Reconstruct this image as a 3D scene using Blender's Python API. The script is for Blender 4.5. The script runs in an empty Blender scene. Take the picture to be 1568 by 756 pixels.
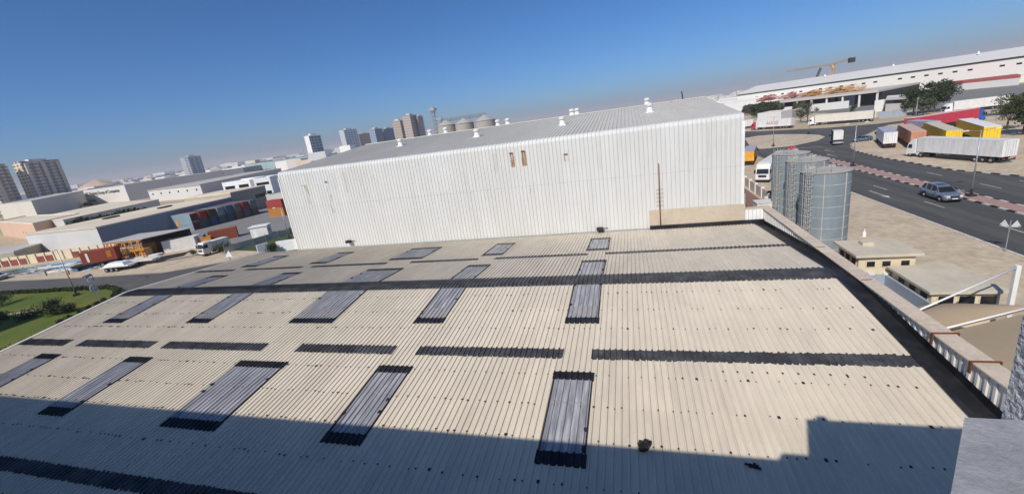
import bpy, math, random
from mathutils import Vector, Matrix
random.seed(7)
C = bpy.context.scene.collection
SC = bpy.context.scene
R = math.radians

# ------------------------------------------------------------------ camera
cam_data = bpy.data.cameras.new('camera')
cam = bpy.data.objects.new('camera', cam_data); C.objects.link(cam)
pitch, yaw, roll = R(15.3003), R(17.0333), R(8.0101)
fwd = Vector((-math.sin(yaw)*math.cos(pitch), math.cos(yaw)*math.cos(pitch), -math.sin(pitch)))
r0 = Vector((math.cos(yaw), math.sin(yaw), 0)); u0 = r0.cross(fwd)
rt = math.cos(roll)*r0 - math.sin(roll)*u0
up = math.sin(roll)*r0 + math.cos(roll)*u0
cam.matrix_world = Matrix(((rt.x, up.x, -fwd.x, 0), (rt.y, up.y, -fwd.y, 0), (rt.z, up.z, -fwd.z, 18.0), (0, 0, 0, 1)))
cam_data.sensor_fit = 'HORIZONTAL'; cam_data.sensor_width = 36
cam_data.lens = 634.84*36/1568
cam_data.shift_y = -12/1568
cam_data.clip_start = 0.05; cam_data.clip_end = 60000
SC.camera = cam
# ------------------------------------------------------------------ light
SUN_EL, SUN_AZ = 41.0, 197.0
W = bpy.data.worlds.new('World'); SC.world = W; W.use_nodes = True
wn = W.node_tree.nodes; wl = W.node_tree.links
sky = wn.new('ShaderNodeTexSky'); sky.sky_type = 'NISHITA'; sky.sun_disc = False
sky.sun_elevation = R(SUN_EL); sky.sun_rotation = R(SUN_AZ)
sky.altitude = 0; sky.air_density = 0.72; sky.dust_density = 1.25; sky.ozone_density = 10.0
tint = wn.new('ShaderNodeMix'); tint.data_type = 'RGBA'; tint.blend_type = 'MULTIPLY'; tint.inputs[0].default_value = 1.0
tint.inputs[7].default_value = (0.86, 1.02, 1.05, 1)
hsv = wn.new('ShaderNodeHueSaturation'); hsv.inputs['Saturation'].default_value = 1.08; hsv.inputs['Value'].default_value = 1.12
wl.new(sky.outputs[0], hsv.inputs['Color']); wl.new(hsv.outputs[0], tint.inputs[6]); wl.new(tint.outputs[2], wn['Background'].inputs[0]); wn['Background'].inputs[1].default_value = 0.097
sd = bpy.data.lights.new('sun', 'SUN'); sd.energy = 4.2; sd.angle = R(0.5); sd.color = (1.0, 0.925, 0.825)
sun = bpy.data.objects.new('sun', sd); C.objects.link(sun)
sv = Vector((math.sin(R(SUN_AZ))*math.cos(R(SUN_EL)), math.cos(R(SUN_AZ))*math.cos(R(SUN_EL)), math.sin(R(SUN_EL))))
sun.rotation_euler = sv.to_track_quat('Z', 'Y').to_euler(); sun.location = (0, -40, 60)
SC.view_settings.view_transform = 'Standard'; SC.view_settings.look = 'None'
SC.view_settings.exposure = 0.0; SC.view_settings.gamma = 1.0; SC.view_settings.use_curve_mapping = False

# ------------------------------------------------------------------ materials
MATS = {}
def mat(name, col, rough=0.75, metal=0.0, var=0.12, scale=1.5, bump=0.0, bscale=20.0, stretch=None, spec=0.3, col2=None, coord='Object'):
    """Plain surface: a base colour broken up by two noises (dust and wear), optional bump."""
    if name in MATS: return MATS[name]
    m = bpy.data.materials.new(name); m.use_nodes = True
    n = m.node_tree.nodes; l = m.node_tree.links; b = n['Principled BSDF']
    b.inputs['Roughness'].default_value = rough; b.inputs['Metallic'].default_value = metal
    b.inputs['Specular IOR Level'].default_value = spec
    tc = n.new('ShaderNodeTexCoord'); mp = n.new('ShaderNodeMapping')
    geo = n.new('ShaderNodeNewGeometry')
    if coord == 'World': l.new(geo.outputs['Position'], mp.inputs[0])
    else: l.new(tc.outputs['Object'], mp.inputs[0])
    if stretch: mp.inputs['Scale'].default_value = stretch
    nz = n.new('ShaderNodeTexNoise'); nz.inputs['Scale'].default_value = scale; nz.inputs['Detail'].default_value = 6; nz.inputs['Roughness'].default_value = 0.65
    l.new(mp.outputs[0], nz.inputs['Vector'])
    rp = n.new('ShaderNodeValToRGB'); l.new(nz.outputs['Fac'], rp.inputs[0])
    c2 = col2 if col2 else tuple(max(0, c*(1-2*var)) for c in col)
    c1 = tuple(min(1, c*(1+var)) for c in col)
    rp.color_ramp.elements[0].position = 0.32; rp.color_ramp.elements[0].color = (*c2, 1)
    rp.color_ramp.elements[1].position = 0.66; rp.color_ramp.elements[1].color = (*c1, 1)
    l.new(rp.outputs[0], b.inputs['Base Color'])
    if bump > 0:
        nb = n.new('ShaderNodeTexNoise'); nb.inputs['Scale'].default_value = bscale; nb.inputs['Detail'].default_value = 5
        l.new(mp.outputs[0], nb.inputs['Vector'])
        bp = n.new('ShaderNodeBump'); bp.inputs['Strength'].default_value = bump; bp.inputs['Distance'].default_value = 0.05
        l.new(nb.outputs['Fac'], bp.inputs['Height']); l.new(bp.outputs[0], b.inputs['Normal'])
    MATS[name] = m
    return m

def stain(name, base, stain_col, amount=0.5, scale=0.4, rough=0.8, stretch=(1, 1, 1), fine=6.0, fine_amt=0.25, coord='Object', bump=0.0, spec=0.25):
    """Surface with large blotches of a second colour and fine grain (weathered sheet, sand, asphalt)."""
    if name in MATS: return MATS[name]
    m = bpy.data.materials.new(name); m.use_nodes = True
    n = m.node_tree.nodes; l = m.node_tree.links; b = n['Principled BSDF']
    b.inputs['Roughness'].default_value = rough; b.inputs['Specular IOR Level'].default_value = spec
    tc = n.new('ShaderNodeTexCoord'); mp = n.new('ShaderNodeMapping'); mp.inputs['Scale'].default_value = stretch
    geo = n.new('ShaderNodeNewGeometry')
    l.new(geo.outputs['Position'] if coord == 'World' else tc.outputs['Object'], mp.inputs[0])
    a = n.new('ShaderNodeTexNoise'); a.inputs['Scale'].default_value = scale; a.inputs['Detail'].default_value = 8; a.inputs['Roughness'].default_value = 0.6
    f = n.new('ShaderNodeTexNoise'); f.inputs['Scale'].default_value = fine; f.inputs['Detail'].default_value = 5; f.inputs['Roughness'].default_value = 0.7
    l.new(mp.outputs[0], a.inputs['Vector']); l.new(mp.outputs[0], f.inputs['Vector'])
    ra = n.new('ShaderNodeMapRange'); ra.inputs[1].default_value = 0.42; ra.inputs[2].default_value = 0.7; ra.inputs[4].default_value = amount
    l.new(a.outputs['Fac'], ra.inputs[0])
    mx = n.new('ShaderNodeMix'); mx.data_type = 'RGBA'; mx.inputs[6].default_value = (*base, 1); mx.inputs[7].default_value = (*stain_col, 1)
    l.new(ra.outputs[0], mx.inputs[0])
    rf = n.new('ShaderNodeMapRange'); rf.inputs[1].default_value = 0.25; rf.inputs[2].default_value = 0.75
    rf.inputs[3].default_value = 1-fine_amt; rf.inputs[4].default_value = 1+fine_amt*0.5
    l.new(f.outputs['Fac'], rf.inputs[0])
    mm = n.new('ShaderNodeMix'); mm.data_type = 'RGBA'; mm.blend_type = 'MULTIPLY'; mm.inputs[0].default_value = 1.0
    l.new(mx.outputs[2], mm.inputs[6])
    cb = n.new('ShaderNodeCombineColor')
    for i in range(3): l.new(rf.outputs[0], cb.inputs[i])
    l.new(cb.outputs[0], mm.inputs[7]); l.new(mm.outputs[2], b.inputs['Base Color'])
    if bump > 0:
        bp = n.new('ShaderNodeBump'); bp.inputs['Strength'].default_value = bump; bp.inputs['Distance'].default_value = 0.08
        l.new(f.outputs['Fac'], bp.inputs['Height']); l.new(bp.outputs[0], b.inputs['Normal'])
    MATS[name] = m
    return m

def mix_alpha(name, col, scale, cover, stretch=(1, 1, 1), top=0.9):
    """Rust or dirt film: opaque in blotches and clear between them."""
    m = bpy.data.materials.new(name); m.use_nodes = True
    n = m.node_tree.nodes; l = m.node_tree.links; b = n['Principled BSDF']
    b.inputs['Base Color'].default_value = (*col, 1); b.inputs['Roughness'].default_value = 0.9
    tc = n.new('ShaderNodeTexCoord'); mp = n.new('ShaderNodeMapping'); mp.inputs['Scale'].default_value = stretch
    nz = n.new('ShaderNodeTexNoise'); nz.inputs['Scale'].default_value = scale; nz.inputs['Detail'].default_value = 6
    l.new(tc.outputs['Object'], mp.inputs[0]); l.new(mp.outputs[0], nz.inputs['Vector'])
    mr = n.new('ShaderNodeMapRange'); mr.inputs[1].default_value = cover; mr.inputs[2].default_value = cover+0.22; mr.inputs[4].default_value = top
    l.new(nz.outputs['Fac'], mr.inputs[0]); l.new(mr.outputs[0], b.inputs['Alpha'])
    return m

def sheets(name, *a, **k):
    """weathered sheeting: each sheet of the roof has aged to a slightly different tone, with rust-tinted runs"""
    m = stain(name, *a, **k); n = m.node_tree.nodes; l = m.node_tree.links; b = n['Principled BSDF']
    src = b.inputs['Base Color'].links[0].from_socket
    geo = n.new('ShaderNodeNewGeometry'); mp = n.new('ShaderNodeMapping'); mp.inputs['Scale'].default_value = (1/1.08, 1/2.45, 0)
    mp.inputs['Location'].default_value = (0.34, 0.15, 0)
    l.new(geo.outputs['Position'], mp.inputs[0])
    fl = n.new('ShaderNodeVectorMath'); fl.operation = 'FLOOR'; l.new(mp.outputs[0], fl.inputs[0])
    wn_ = n.new('ShaderNodeTexWhiteNoise'); wn_.noise_dimensions = '3D'; l.new(fl.outputs[0], wn_.inputs['Vector'])
    mr = n.new('ShaderNodeMapRange'); mr.inputs[3].default_value = 0.95; mr.inputs[4].default_value = 1.03; l.new(wn_.outputs['Value'], mr.inputs[0])
    m2 = n.new('ShaderNodeMapping'); m2.inputs['Scale'].default_value = (5.5, 0.22, 1); l.new(geo.outputs['Position'], m2.inputs[0])
    st = n.new('ShaderNodeTexNoise'); st.inputs['Scale'].default_value = 1.0; st.inputs['Detail'].default_value = 5; l.new(m2.outputs[0], st.inputs['Vector'])
    ms = n.new('ShaderNodeMapRange'); ms.inputs[1].default_value = 0.56; ms.inputs[2].default_value = 0.72; ms.inputs[4].default_value = 0.22; l.new(st.outputs['Fac'], ms.inputs[0])
    cb = n.new('ShaderNodeCombineColor')
    for i in range(3): l.new(mr.outputs[0], cb.inputs[i])
    mu = n.new('ShaderNodeMix'); mu.data_type = 'RGBA'; mu.blend_type = 'MULTIPLY'; mu.inputs[0].default_value = 1.0
    l.new(src, mu.inputs[6]); l.new(cb.outputs[0], mu.inputs[7])
    mx = n.new('ShaderNodeMix'); mx.data_type = 'RGBA'; mx.inputs[7].default_value = (0.44, 0.36, 0.27, 1)
    l.new(ms.outputs[0], mx.inputs[0]); l.new(mu.outputs[2], mx.inputs[6]); l.new(mx.outputs[2], b.inputs['Base Color'])
    return m

M = {}
M['roof'] = sheets('cream_roof_sheet', (0.70, 0.625, 0.505), (0.61, 0.54, 0.43), 0.5, 0.5, 0.62, (1, 0.25, 1), 3.0, 0.13, coord='World')
M['roof_far'] = sheets('cream_roof_sheet_darker', (0.64, 0.575, 0.475), (0.54, 0.48, 0.395), 0.6, 0.4, 0.7, (1, 0.25, 1), 3.0, 0.15, coord='World')  # far slope set slightly darker than the near one
M['bitumen'] = stain('black_bitumen', (0.055, 0.055, 0.06), (0.13, 0.13, 0.135), 0.85, 1.6, 0.55, (1, 1, 1), 9.0, 0.35, coord='World')
M['bitumen_wet'] = stain('black_sealant', (0.016, 0.017, 0.02), (0.05, 0.05, 0.055), 0.7, 1.3, 0.45, (1, 1, 1), 7.0, 0.3, coord='World')
M['skylight'] = stain('clouded_skylight_sheet', (0.28, 0.282, 0.305), (0.58, 0.575, 0.58), 0.95, 5.0, 0.3, (1.6, 0.08, 1), 14.0, 0.3, coord='World', spec=0.5)
M['skydust'] = stain('dusty_skylight_end', (0.33, 0.32, 0.33), (0.5, 0.47, 0.43), 0.8, 5.0, 0.5, (1.6, 0.2, 1), 14.0, 0.3, coord='World')
M['screw'] = mat('sealant_dab', (0.03, 0.025, 0.02), 0.8)
M['clad'] = stain('white_wall_cladding', (0.635, 0.635, 0.61), (0.57, 0.565, 0.52), 0.6, 0.35, 0.5, (1, 1, 0.15), 2.0, 0.09, coord='World')
M['clad_roof'] = stain('grey_white_roof_cladding', (0.585, 0.56, 0.50), (0.50, 0.48, 0.43), 0.7, 0.25, 0.55, (1, 0.3, 1), 2.0, 0.12, coord='World')
M['plaster'] = stain('beige_plaster', (0.55, 0.47, 0.36), (0.44, 0.37, 0.28), 0.5, 0.6, 0.9, (1, 1, 1), 5.0, 0.15, coord='World', bump=0.15)
M['cap'] = stain('parapet_cap', (0.64, 0.54, 0.43), (0.48, 0.40, 0.32), 0.75, 1.2, 0.9, (1, 1, 1), 8.0, 0.22, coord='World', bump=0.2)
M['concrete'] = stain('grey_concrete', (0.36, 0.36, 0.35), (0.24, 0.24, 0.24), 0.7, 1.4, 0.9, (1, 1, 1), 14.0, 0.25, coord='World', bump=0.3)
M['sand'] = stain('desert_sand', (0.51, 0.41, 0.285), (0.40, 0.31, 0.205), 0.9, 0.045, 0.95, (1, 1, 1), 0.7, 0.3, coord='World')
M['sandlot'] = stain('packed_sand', (0.59, 0.49, 0.36), (0.45, 0.36, 0.25), 0.85, 0.16, 0.95, (1, 1, 1), 1.1, 0.34, coord='World', bump=0.5)
M['asphalt'] = stain('asphalt', (0.082, 0.081, 0.079), (0.135, 0.13, 0.12), 0.9, 0.45, 0.85, (1, 0.05, 1), 4.0, 0.28, coord='World')
M['asphalt_old'] = stain('worn_asphalt', (0.105, 0.103, 0.10), (0.15, 0.14, 0.125), 0.8, 0.1, 0.88, (0.25, 1, 1), 2.0, 0.25, coord='World')
M['paver'] = stain('pink_pavers', (0.42, 0.27, 0.235), (0.33, 0.22, 0.19), 0.7, 0.8, 0.9, (1, 1, 1), 5.0, 0.3, coord='World')
M['paint'] = stain('road_paint', (0.62, 0.61, 0.57), (0.30, 0.30, 0.29), 0.8, 1.5, 0.7, (1, 1, 1), 6.0, 0.3, coord='World')
M['kerb_w'] = mat('kerb_white', (0.60, 0.55, 0.48), 0.85, var=0.15, scale=3)
M['kerb_b'] = mat('kerb_black', (0.03, 0.03, 0.033), 0.85, var=0.2, scale=3)
M['grass'] = stain('lawn', (0.095, 0.15, 0.022), (0.20, 0.17, 0.04), 0.8, 0.16, 0.95, (1, 1, 1), 6.0, 0.5, coord='World', bump=0.8)
M['verge'] = stain('green_verge', (0.06, 0.10, 0.03), (0.10, 0.12, 0.04), 0.9, 0.3, 0.95, (1, 1, 1), 5.0, 0.5, coord='World', bump=0.8)
M['leaf_dark'] = mat('dark_leaves', (0.042, 0.062, 0.022), 0.7, var=0.45, scale=1.2)
M['leaf_hedge'] = mat('hedge_leaves', (0.06, 0.085, 0.022), 0.7, var=0.45, scale=1.5)
M['leaf_grey'] = mat('grey_green_leaves', (0.095, 0.105, 0.055), 0.8, var=0.4, scale=1.0)
M['bark'] = mat('bark', (0.12, 0.09, 0.065), 0.9, var=0.25, scale=6)
M['silo'] = stain('blue_grey_silo_steel', (0.235, 0.285, 0.315), (0.19, 0.225, 0.25), 0.6, 0.8, 0.5, (1, 1, 0.3), 3.0, 0.12, spec=0.45)
M['silo_top'] = stain('silo_roof_steel', (0.42, 0.40, 0.36), (0.30, 0.29, 0.27), 0.7, 1.0, 0.7, (1, 1, 1), 5.0, 0.2)
M['silo_band'] = mat('silo_band', (0.50, 0.49, 0.45), 0.6, var=0.12)
M['steel'] = mat('galvanised_steel', (0.42, 0.43, 0.44), 0.45, 0.6, var=0.12, scale=4)
M['white'] = mat('white_paint', (0.80, 0.80, 0.78), 0.5, var=0.05, scale=1.0)
M['white_dirty'] = stain('dusty_white_paint', (0.74, 0.72, 0.68), (0.58, 0.54, 0.48), 0.6, 0.8, 0.6, (1, 1, 1), 4.0, 0.12)
M['cream'] = stain('cream_wall_paint', (0.70, 0.60, 0.43), (0.60, 0.50, 0.35), 0.5, 0.6, 0.85, (1, 1, 1), 5.0, 0.1, coord='World')
M['creamroof'] = stain('cream_roof_slab', (0.60, 0.54, 0.43), (0.47, 0.42, 0.33), 0.7, 0.5, 0.9, (1, 1, 1), 4.0, 0.15, coord='World')
M['bluegrey'] = stain('blue_grey_paint', (0.34, 0.385, 0.45), (0.28, 0.32, 0.38), 0.6, 0.8, 0.7, (1, 1, 1), 5.0, 0.12, coord='World')
M['canvas'] = stain('tan_canvas', (0.40, 0.315, 0.215), (0.36, 0.28, 0.19), 0.6, 0.5, 0.9, (1, 1, 1), 12.0, 0.08, coord='World')
M['glass_dark'] = mat('dark_glass', (0.015, 0.018, 0.022), 0.12, var=0.1, spec=0.6)
M['truck_white'] = stain('grimy_white_trailer', (0.76, 0.755, 0.74), (0.56, 0.53, 0.48), 0.8, 1.1, 0.55, (1.6, 1.6, 0.22), 3.0, 0.12)
M['black'] = mat('black_plastic', (0.018, 0.018, 0.02), 0.6, var=0.2)
M['tyre'] = mat('tyre_rubber', (0.02, 0.02, 0.021), 0.85, var=0.2, scale=6)
M['rim'] = mat('wheel_rim', (0.40, 0.40, 0.40), 0.4, 0.5, var=0.15)
M['chassis'] = mat('truck_chassis', (0.035, 0.034, 0.034), 0.8, var=0.25, scale=3)
M['lamp_red'] = mat('tail_light_red', (0.35, 0.02, 0.02), 0.3)
M['lamp_clear'] = mat('headlight_lens', (0.75, 0.77, 0.78), 0.15, spec=0.6)
M['carpaint'] = mat('silver_blue_car_paint', (0.27, 0.315, 0.37), 0.25, 0.55, var=0.03, scale=2, spec=0.6)
M['yellow'] = mat('yellow_trailer', (0.85, 0.55, 0.01), 0.5, var=0.06)
M['yellow_dk'] = mat('ochre_trailer_side', (0.52, 0.33, 0.03), 0.6, var=0.1)
M['orange'] = mat('orange_paint', (0.72, 0.30, 0.04), 0.6, var=0.12)
M['salmon'] = stain('faded_orange_trailer', (0.58, 0.26, 0.15), (0.45, 0.20, 0.12), 0.6, 0.6, 0.7)
M['maroon'] = stain('maroon_container', (0.30, 0.062, 0.045), (0.22, 0.05, 0.04), 0.6, 0.5, 0.65)
M['red'] = mat('red_truck_paint', (0.50, 0.045, 0.075), 0.5, var=0.1)
M['blue'] = mat('blue_truck_paint', (0.02, 0.12, 0.42), 0.4, var=0.1)
M['lilac'] = mat('grey_lilac_paint', (0.40, 0.40, 0.47), 0.6, var=0.08)
M['rust'] = stain('rusty_steel', (0.20, 0.07, 0.035), (0.10, 0.045, 0.03), 0.7, 4.0, 0.9)
M['pipe_red'] = stain('red_pipe', (0.30, 0.075, 0.06), (0.13, 0.06, 0.055), 0.9, 0.6, 0.6)
M['rustfilm'] = mix_alpha('rust_stain', (0.36, 0.17, 0.05), 3.2, 0.52, (3.5, 1, 0.5))
M['dirtfilm'] = mix_alpha('dirt_stain', (0.50, 0.42, 0.30), 2.2, 0.5, (3.5, 1, 0.4))

def plain(name, col, rough=0.75, var=0.1, scale=0.3):
    return mat(name, col, rough, var=var, scale=scale)

# ------------------------------------------------------------------ mesh helpers
class MB:
    def __init__(s): s.v = []; s.f = []; s.m = []
    def add(s, vs, fs, m=0):
        o = len(s.v); s.v += [tuple(p) for p in vs]
        for f in fs: s.f.append([o+i for i in f]); s.m.append(m)
        return s
    def box(s, x0, x1, y0, y1, z0, z1, m=0):
        v = [(x0,y0,z0),(x1,y0,z0),(x1,y1,z0),(x0,y1,z0),(x0,y0,z1),(x1,y0,z1),(x1,y1,z1),(x0,y1,z1)]
        return s.add(v, [(0,3,2,1),(4,5,6,7),(0,1,5,4),(1,2,6,5),(2,3,7,6),(3,0,4,7)], m)
    def prism(s, poly, z0, z1, m=0, mtop=None):
        n = len(poly); v = [(x,y,z0) for x,y in poly]+[(x,y,z1) for x,y in poly]
        s.add(v, [tuple(range(n-1,-1,-1))]+[(i,(i+1)%n,n+(i+1)%n,n+i) for i in range(n)], m)
        return s.add([(x,y,z1) for x,y in poly], [tuple(range(n))], m if mtop is None else mtop)
    def extrude_x(s, prof, x0, x1, m=0):          # prof: (y,z) polygon swept along x
        n = len(prof); v = [(x0,y,z) for y,z in prof]+[(x1,y,z) for y,z in prof]
        return s.add(v, [tuple(range(n)), tuple(range(2*n-1,n-1,-1))]+[(i,n+i,n+(i+1)%n,(i+1)%n) for i in range(n)], m)
    def cyl(s, p0, p1, r0, r1=None, n=10, m=0, caps=True):
        if r1 is None: r1 = r0
        p0, p1 = Vector(p0), Vector(p1); d = (p1-p0).normalized()
        a = d.orthogonal().normalized(); b = d.cross(a)
        v = []
        for p, r in ((p0, r0), (p1, r1)):
            for i in range(n):
                t = 2*math.pi*i/n; v.append(p+a*(r*math.cos(t))+b*(r*math.sin(t)))
        f = [(i,(i+1)%n,n+(i+1)%n,n+i) for i in range(n)]
        if caps: f += [tuple(range(n-1,-1,-1)), tuple(range(n,2*n))]
        return s.add(v, f, m)
    def beam(s, p0, p1, w, h=None, m=0):
        h = h or w
        p0, p1 = Vector(p0), Vector(p1); d = (p1-p0).normalized()
        a = d.cross(Vector((0,0,1)))
        a = a.normalized() if a.length > 1e-4 else Vector((1,0,0))
        b = a.cross(d)
        v = []
        for p in (p0, p1):
            for sx, sy in ((-1,-1),(1,-1),(1,1),(-1,1)): v.append(p+a*(sx*w/2)+b*(sy*h/2))
        return s.add(v, [(0,1,2,3),(7,6,5,4),(0,4,5,1),(1,5,6,2),(2,6,7,3),(3,7,4,0)], m)
    def quad(s, a, b, c, d, m=0): return s.add([a,b,c,d], [(0,1,2,3)], m)
    def build(s, name, mats, parent=None, smooth=False, bevel=0.0):
        me = bpy.data.meshes.new(name); me.from_pydata(s.v, [], s.f)
        if not isinstance(mats, (list, tuple)): mats = [mats]
        for m in mats: me.materials.append(m)
        me.polygons.foreach_set('material_index', s.m)
        me.validate(); me.update()
        if smooth:
            me.polygons.foreach_set('use_smooth', [True]*len(me.polygons))
        o = bpy.data.objects.new(name, me); C.objects.link(o)
        if parent: o.parent = parent
        if bevel > 0:
            bv = o.modifiers.new('bevel', 'BEVEL'); bv.width = bevel; bv.segments = 2; bv.limit_method = 'ANGLE'
        return o

def tag(o, label=None, cat=None, group=None, kind=None):
    if label: o['label'] = label
    if cat: o['category'] = cat
    if group: o['group'] = group
    if kind: o['kind'] = kind
    return o
def thing(name, label, cat, loc=(0,0,0), rotz=0, group=None):
    o = bpy.data.objects.new(name, None); C.objects.link(o); o.empty_display_size = 0.5
    o.location = loc; o.rotation_euler = (0,0,rotz)
    return tag(o, label, cat, group)
def dup(root, loc, rotz=0, label=None, scale=None):
    r = root.copy(); C.objects.link(r); r.location = loc; r.rotation_euler = (0,0,rotz)
    if scale: r.scale = scale
    if label: r['label'] = label
    for ch in list(root.children):
        c = ch.copy(); C.objects.link(c); c.parent = r
        for g in list(ch.children):
            d = g.copy(); C.objects.link(d); d.parent = c
    return r
def heading(front, rear):
    """rotation that turns local +Y towards the front point"""
    return -math.atan2(front[0]-rear[0], front[1]-rear[1])
def text_mesh(name, txt, size, m, parent, loc, rot, depth=0.01, align='CENTER'):
    cu = bpy.data.curves.new(name, 'FONT'); cu.body = txt; cu.size = size; cu.align_x = align; cu.align_y = 'CENTER'; cu.extrude = depth
    t = bpy.data.objects.new(name, cu); C.objects.link(t)
    bpy.context.view_layer.update()
    me = bpy.data.meshes.new_from_object(t.evaluated_get(bpy.context.evaluated_depsgraph_get()))
    bpy.data.objects.remove(t); bpy.data.curves.remove(cu)
    me.materials.clear(); me.materials.append(m)
    o = bpy.data.objects.new(name, me); C.objects.link(o); o.parent = parent
    o.location = loc; o.rotation_euler = rot
    return o

# ------------------------------------------------------------------ ground and roads
def sheet(name, poly, z, m, kind='structure'):
    mb = MB(); mb.add([(x,y,z) for x,y in poly], [tuple(range(len(poly)))])
    return tag(mb.build(name, m), kind=kind)
sheet('ground', [(-16000,-1500),(16000,-1500),(16000,16000),(-16000,16000)], 0.0, M['sand'])
# right: dual carriageway along the depth axis, junction and turning road behind
sheet('road', [(34.4,-60),(57.0,-60),(57.0,81),(54.0,90),(53.3,112),(54.6,126),(57.5,134.5),(62,144),(68,152.5),(81,171),(88,180),
     (96.6,182.5),(150,150),(150,163),(97,190),(88.5,188.5),(75.5,195),(64.5,206),(52.4,223),(40,242),(20,270),(0,300),(-8,294),(12,262),
     (30,236),(44,206),(36,152),(34.6,120)], 0.02, M['asphalt'])
sheet('road', [(20,300),(-8,294),(-400,560),(-400,590),(0,330)], 0.02, M['asphalt_old'])
sheet('sandy_verge', [(14,24),(34.4,24),(34.4,100),(34.6,120),(14,120)], 0.012, M['sandlot'])
def island(name, poly, h, mtop, edge=True):
    mb = MB(); mb.prism(poly, 0.0, h, 0, 1)
    return tag(mb.build(name, [M['kerb_w'], mtop]), kind='structure')
island('sand_island', [(38,152),(44.9,190.1),(50.5,193.5),(56.6,191.4),(62.0,180.0),(63.9,171.6),(62.6,163.5),(58.1,156.0),(48.5,148.5),(41,149)], 0.10, M['sandlot'])
# kerb stones: alternately black and white
def kerb(line, w=0.32, h=0.14, piece=1.25, inset=0.0):
    mb = MB(); k = 0; carry = 0.0
    for (a, b) in zip(line[:-1], line[1:]):
        A, B = Vector((*a,0)), Vector((*b,0)); L = (B-A).length; d = (B-A)/L; t = 0.0
        while t < L-0.05:
            e = min(t+piece, L)
            p, q = A+d*(t+0.012), A+d*(e-0.012)
            mb.beam((p.x,p.y,h/2+0.01), (q.x,q.y,h/2+0.01), w, h, k % 2); k += 1; t = e
    return tag(mb.build('kerb', [M['kerb_w'], M['kerb_b']]), kind='structure')
mb = MB(); mb.box(43.55,45.6,-60,141,0.0,0.145)
tag(mb.build('median_paving', M['paver']), kind='structure')
kerb([(43.4,-20),(43.4,141.0),(44.5,143.0),(45.75,141.0),(45.75,-20)])
kerb([(57.2,60),(57.0,81),(54.0,90),(53.3,112),(54.6,126),(57.5,134.5),(62,144),(68,152.5),(81,171),(88,180)])
# sand lot where the lorries stand, raised behind the kerb
sheet('truck_lot', [(57.35,40),(160,40),(160,145),(97,180),(88.3,179.5),(81.3,170.6),(68.2,152.2),(62.3,143.8),(57.8,134.3),(54.9,125.9),(53.6,112),(54.3,90.1),(57.3,81.1)], 0.11, M['sandlot'])
# edge of the near carriageway: pale worn kerb line
mb = MB(); mb.box(34.05,34.37,24,118,0.0,0.10)
tag(mb.build('kerb', M['kerb_w']), kind='structure')
# painted marks
mb = MB()
for y in (40.0, 52.5, 65.5, 78.5, 91.5, 104.5): mb.quad((38.95,y,0.032),(39.1,y,0.032),(39.1,y+4,0.032),(38.95,y+4,0.032))
for y in (74.0, 86.0): mb.quad((50.2,y,0.032),(50.35,y,0.032),(50.35,y+4,0.032),(50.2,y+4,0.032))
for (x, y) in ((36.8,74.5),(48.0,118.0),(50.8,126.5)):
    s = 1 if x < 43 else -1
    mb.add([(x-.09,y,0.032),(x+.09,y,0.032),(x+.09,y+4.2*1,0.032),(x-.09,y+4.2,0.032)], [(0,1,2,3)])
    ty = y-1.6 if s > 0 else y+5.8; by = y if s > 0 else y+4.2
    mb.add([(x-.42,by,0.032),(x+.42,by,0.032),(x,ty,0.032)], [(0,1,2)] if s < 0 else [(0,2,1)])
mb.quad((46.5,141.5,0.032),(53.0,139.5,0.032),(53.0,139.85,0.032),(46.5,141.85,0.032))
mb.quad((57.1,60.0,0.032),(57.3,60.0,0.032),(55.0,78.0,0.032),(54.8,78.0,0.032))
tag(mb.build('road_marking', M['paint']), kind='structure')
# left: road past the lawn
sheet('road', [(-600,52.5),(-135,53.1),(-103.2,53.2),(-86.1,53.9),(-76.3,58.6),(-72.2,65.5),(-70,90),(-69,160),(-58,160),(-58.5,90),(-58,60),
     (-62,40),(-74,40.0),(-80.2,43.2),(-90.2,46.4),(-117.4,44.9),(-600,44)], 0.02, M['asphalt_old'])
sheet('road', [(-62,40.1),(-58.1,60),(-46,60),(-46,-60),(-66,-60),(-66,20)], 0.026, M['asphalt_old'])
sheet('yard_sand', [(-600,53.2),(-135,53.8),(-103,53.9),(-86.4,54.6),(-77,59.2),(-72.9,66),(-71,90),(-110,100),(-300,90)], 0.012, M['sandlot'])
sheet('yard_paving', [(-150,80),(-88,70),(-72,85),(-71,140),(-180,180)], 0.016, stain('pale_yard_paving', (0.25,0.24,0.235), (0.2,0.19,0.18), 0.7, 0.08, 0.9, coord='World'))
lawn = [(-400,44.3),(-117.4,45.1),(-90.2,46.6),(-85,45.9),(-80.6,43.4),(-76,39),(-72.4,31),(-70.5,20),(-72,0),(-400,0)]
mb = MB(); mb.prism(lawn, 0.0, 0.12, 0, 1)
tag(mb.build('grass', [M['kerb_w'], M['grass']]), kind='stuff')
sheet('grass', [(-84.2,67.0),(-72.2,64.6),(-60,62.8),(-60,72),(-70.5,76.5),(-79.0,80.5)], 0.03, M['verge'], kind='stuff')
mb = MB()
for x, y in ((-70.5,50.2),(-66,52.0)): mb.quad((x,y,0.032),(x+2.6,y+1.6,0.032),(x+2.45,y+1.75,0.032),(x-.15,y+.15,0.032))
tag(mb.build('road_marking', M['paint']), kind='structure')
sheet('path', [(-160,30.9),(-95,36.3),(-88.5,38.6),(-88.2,39.0),(-95,36.9),(-160,31.5)], 0.135, M['kerb_w'])


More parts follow.
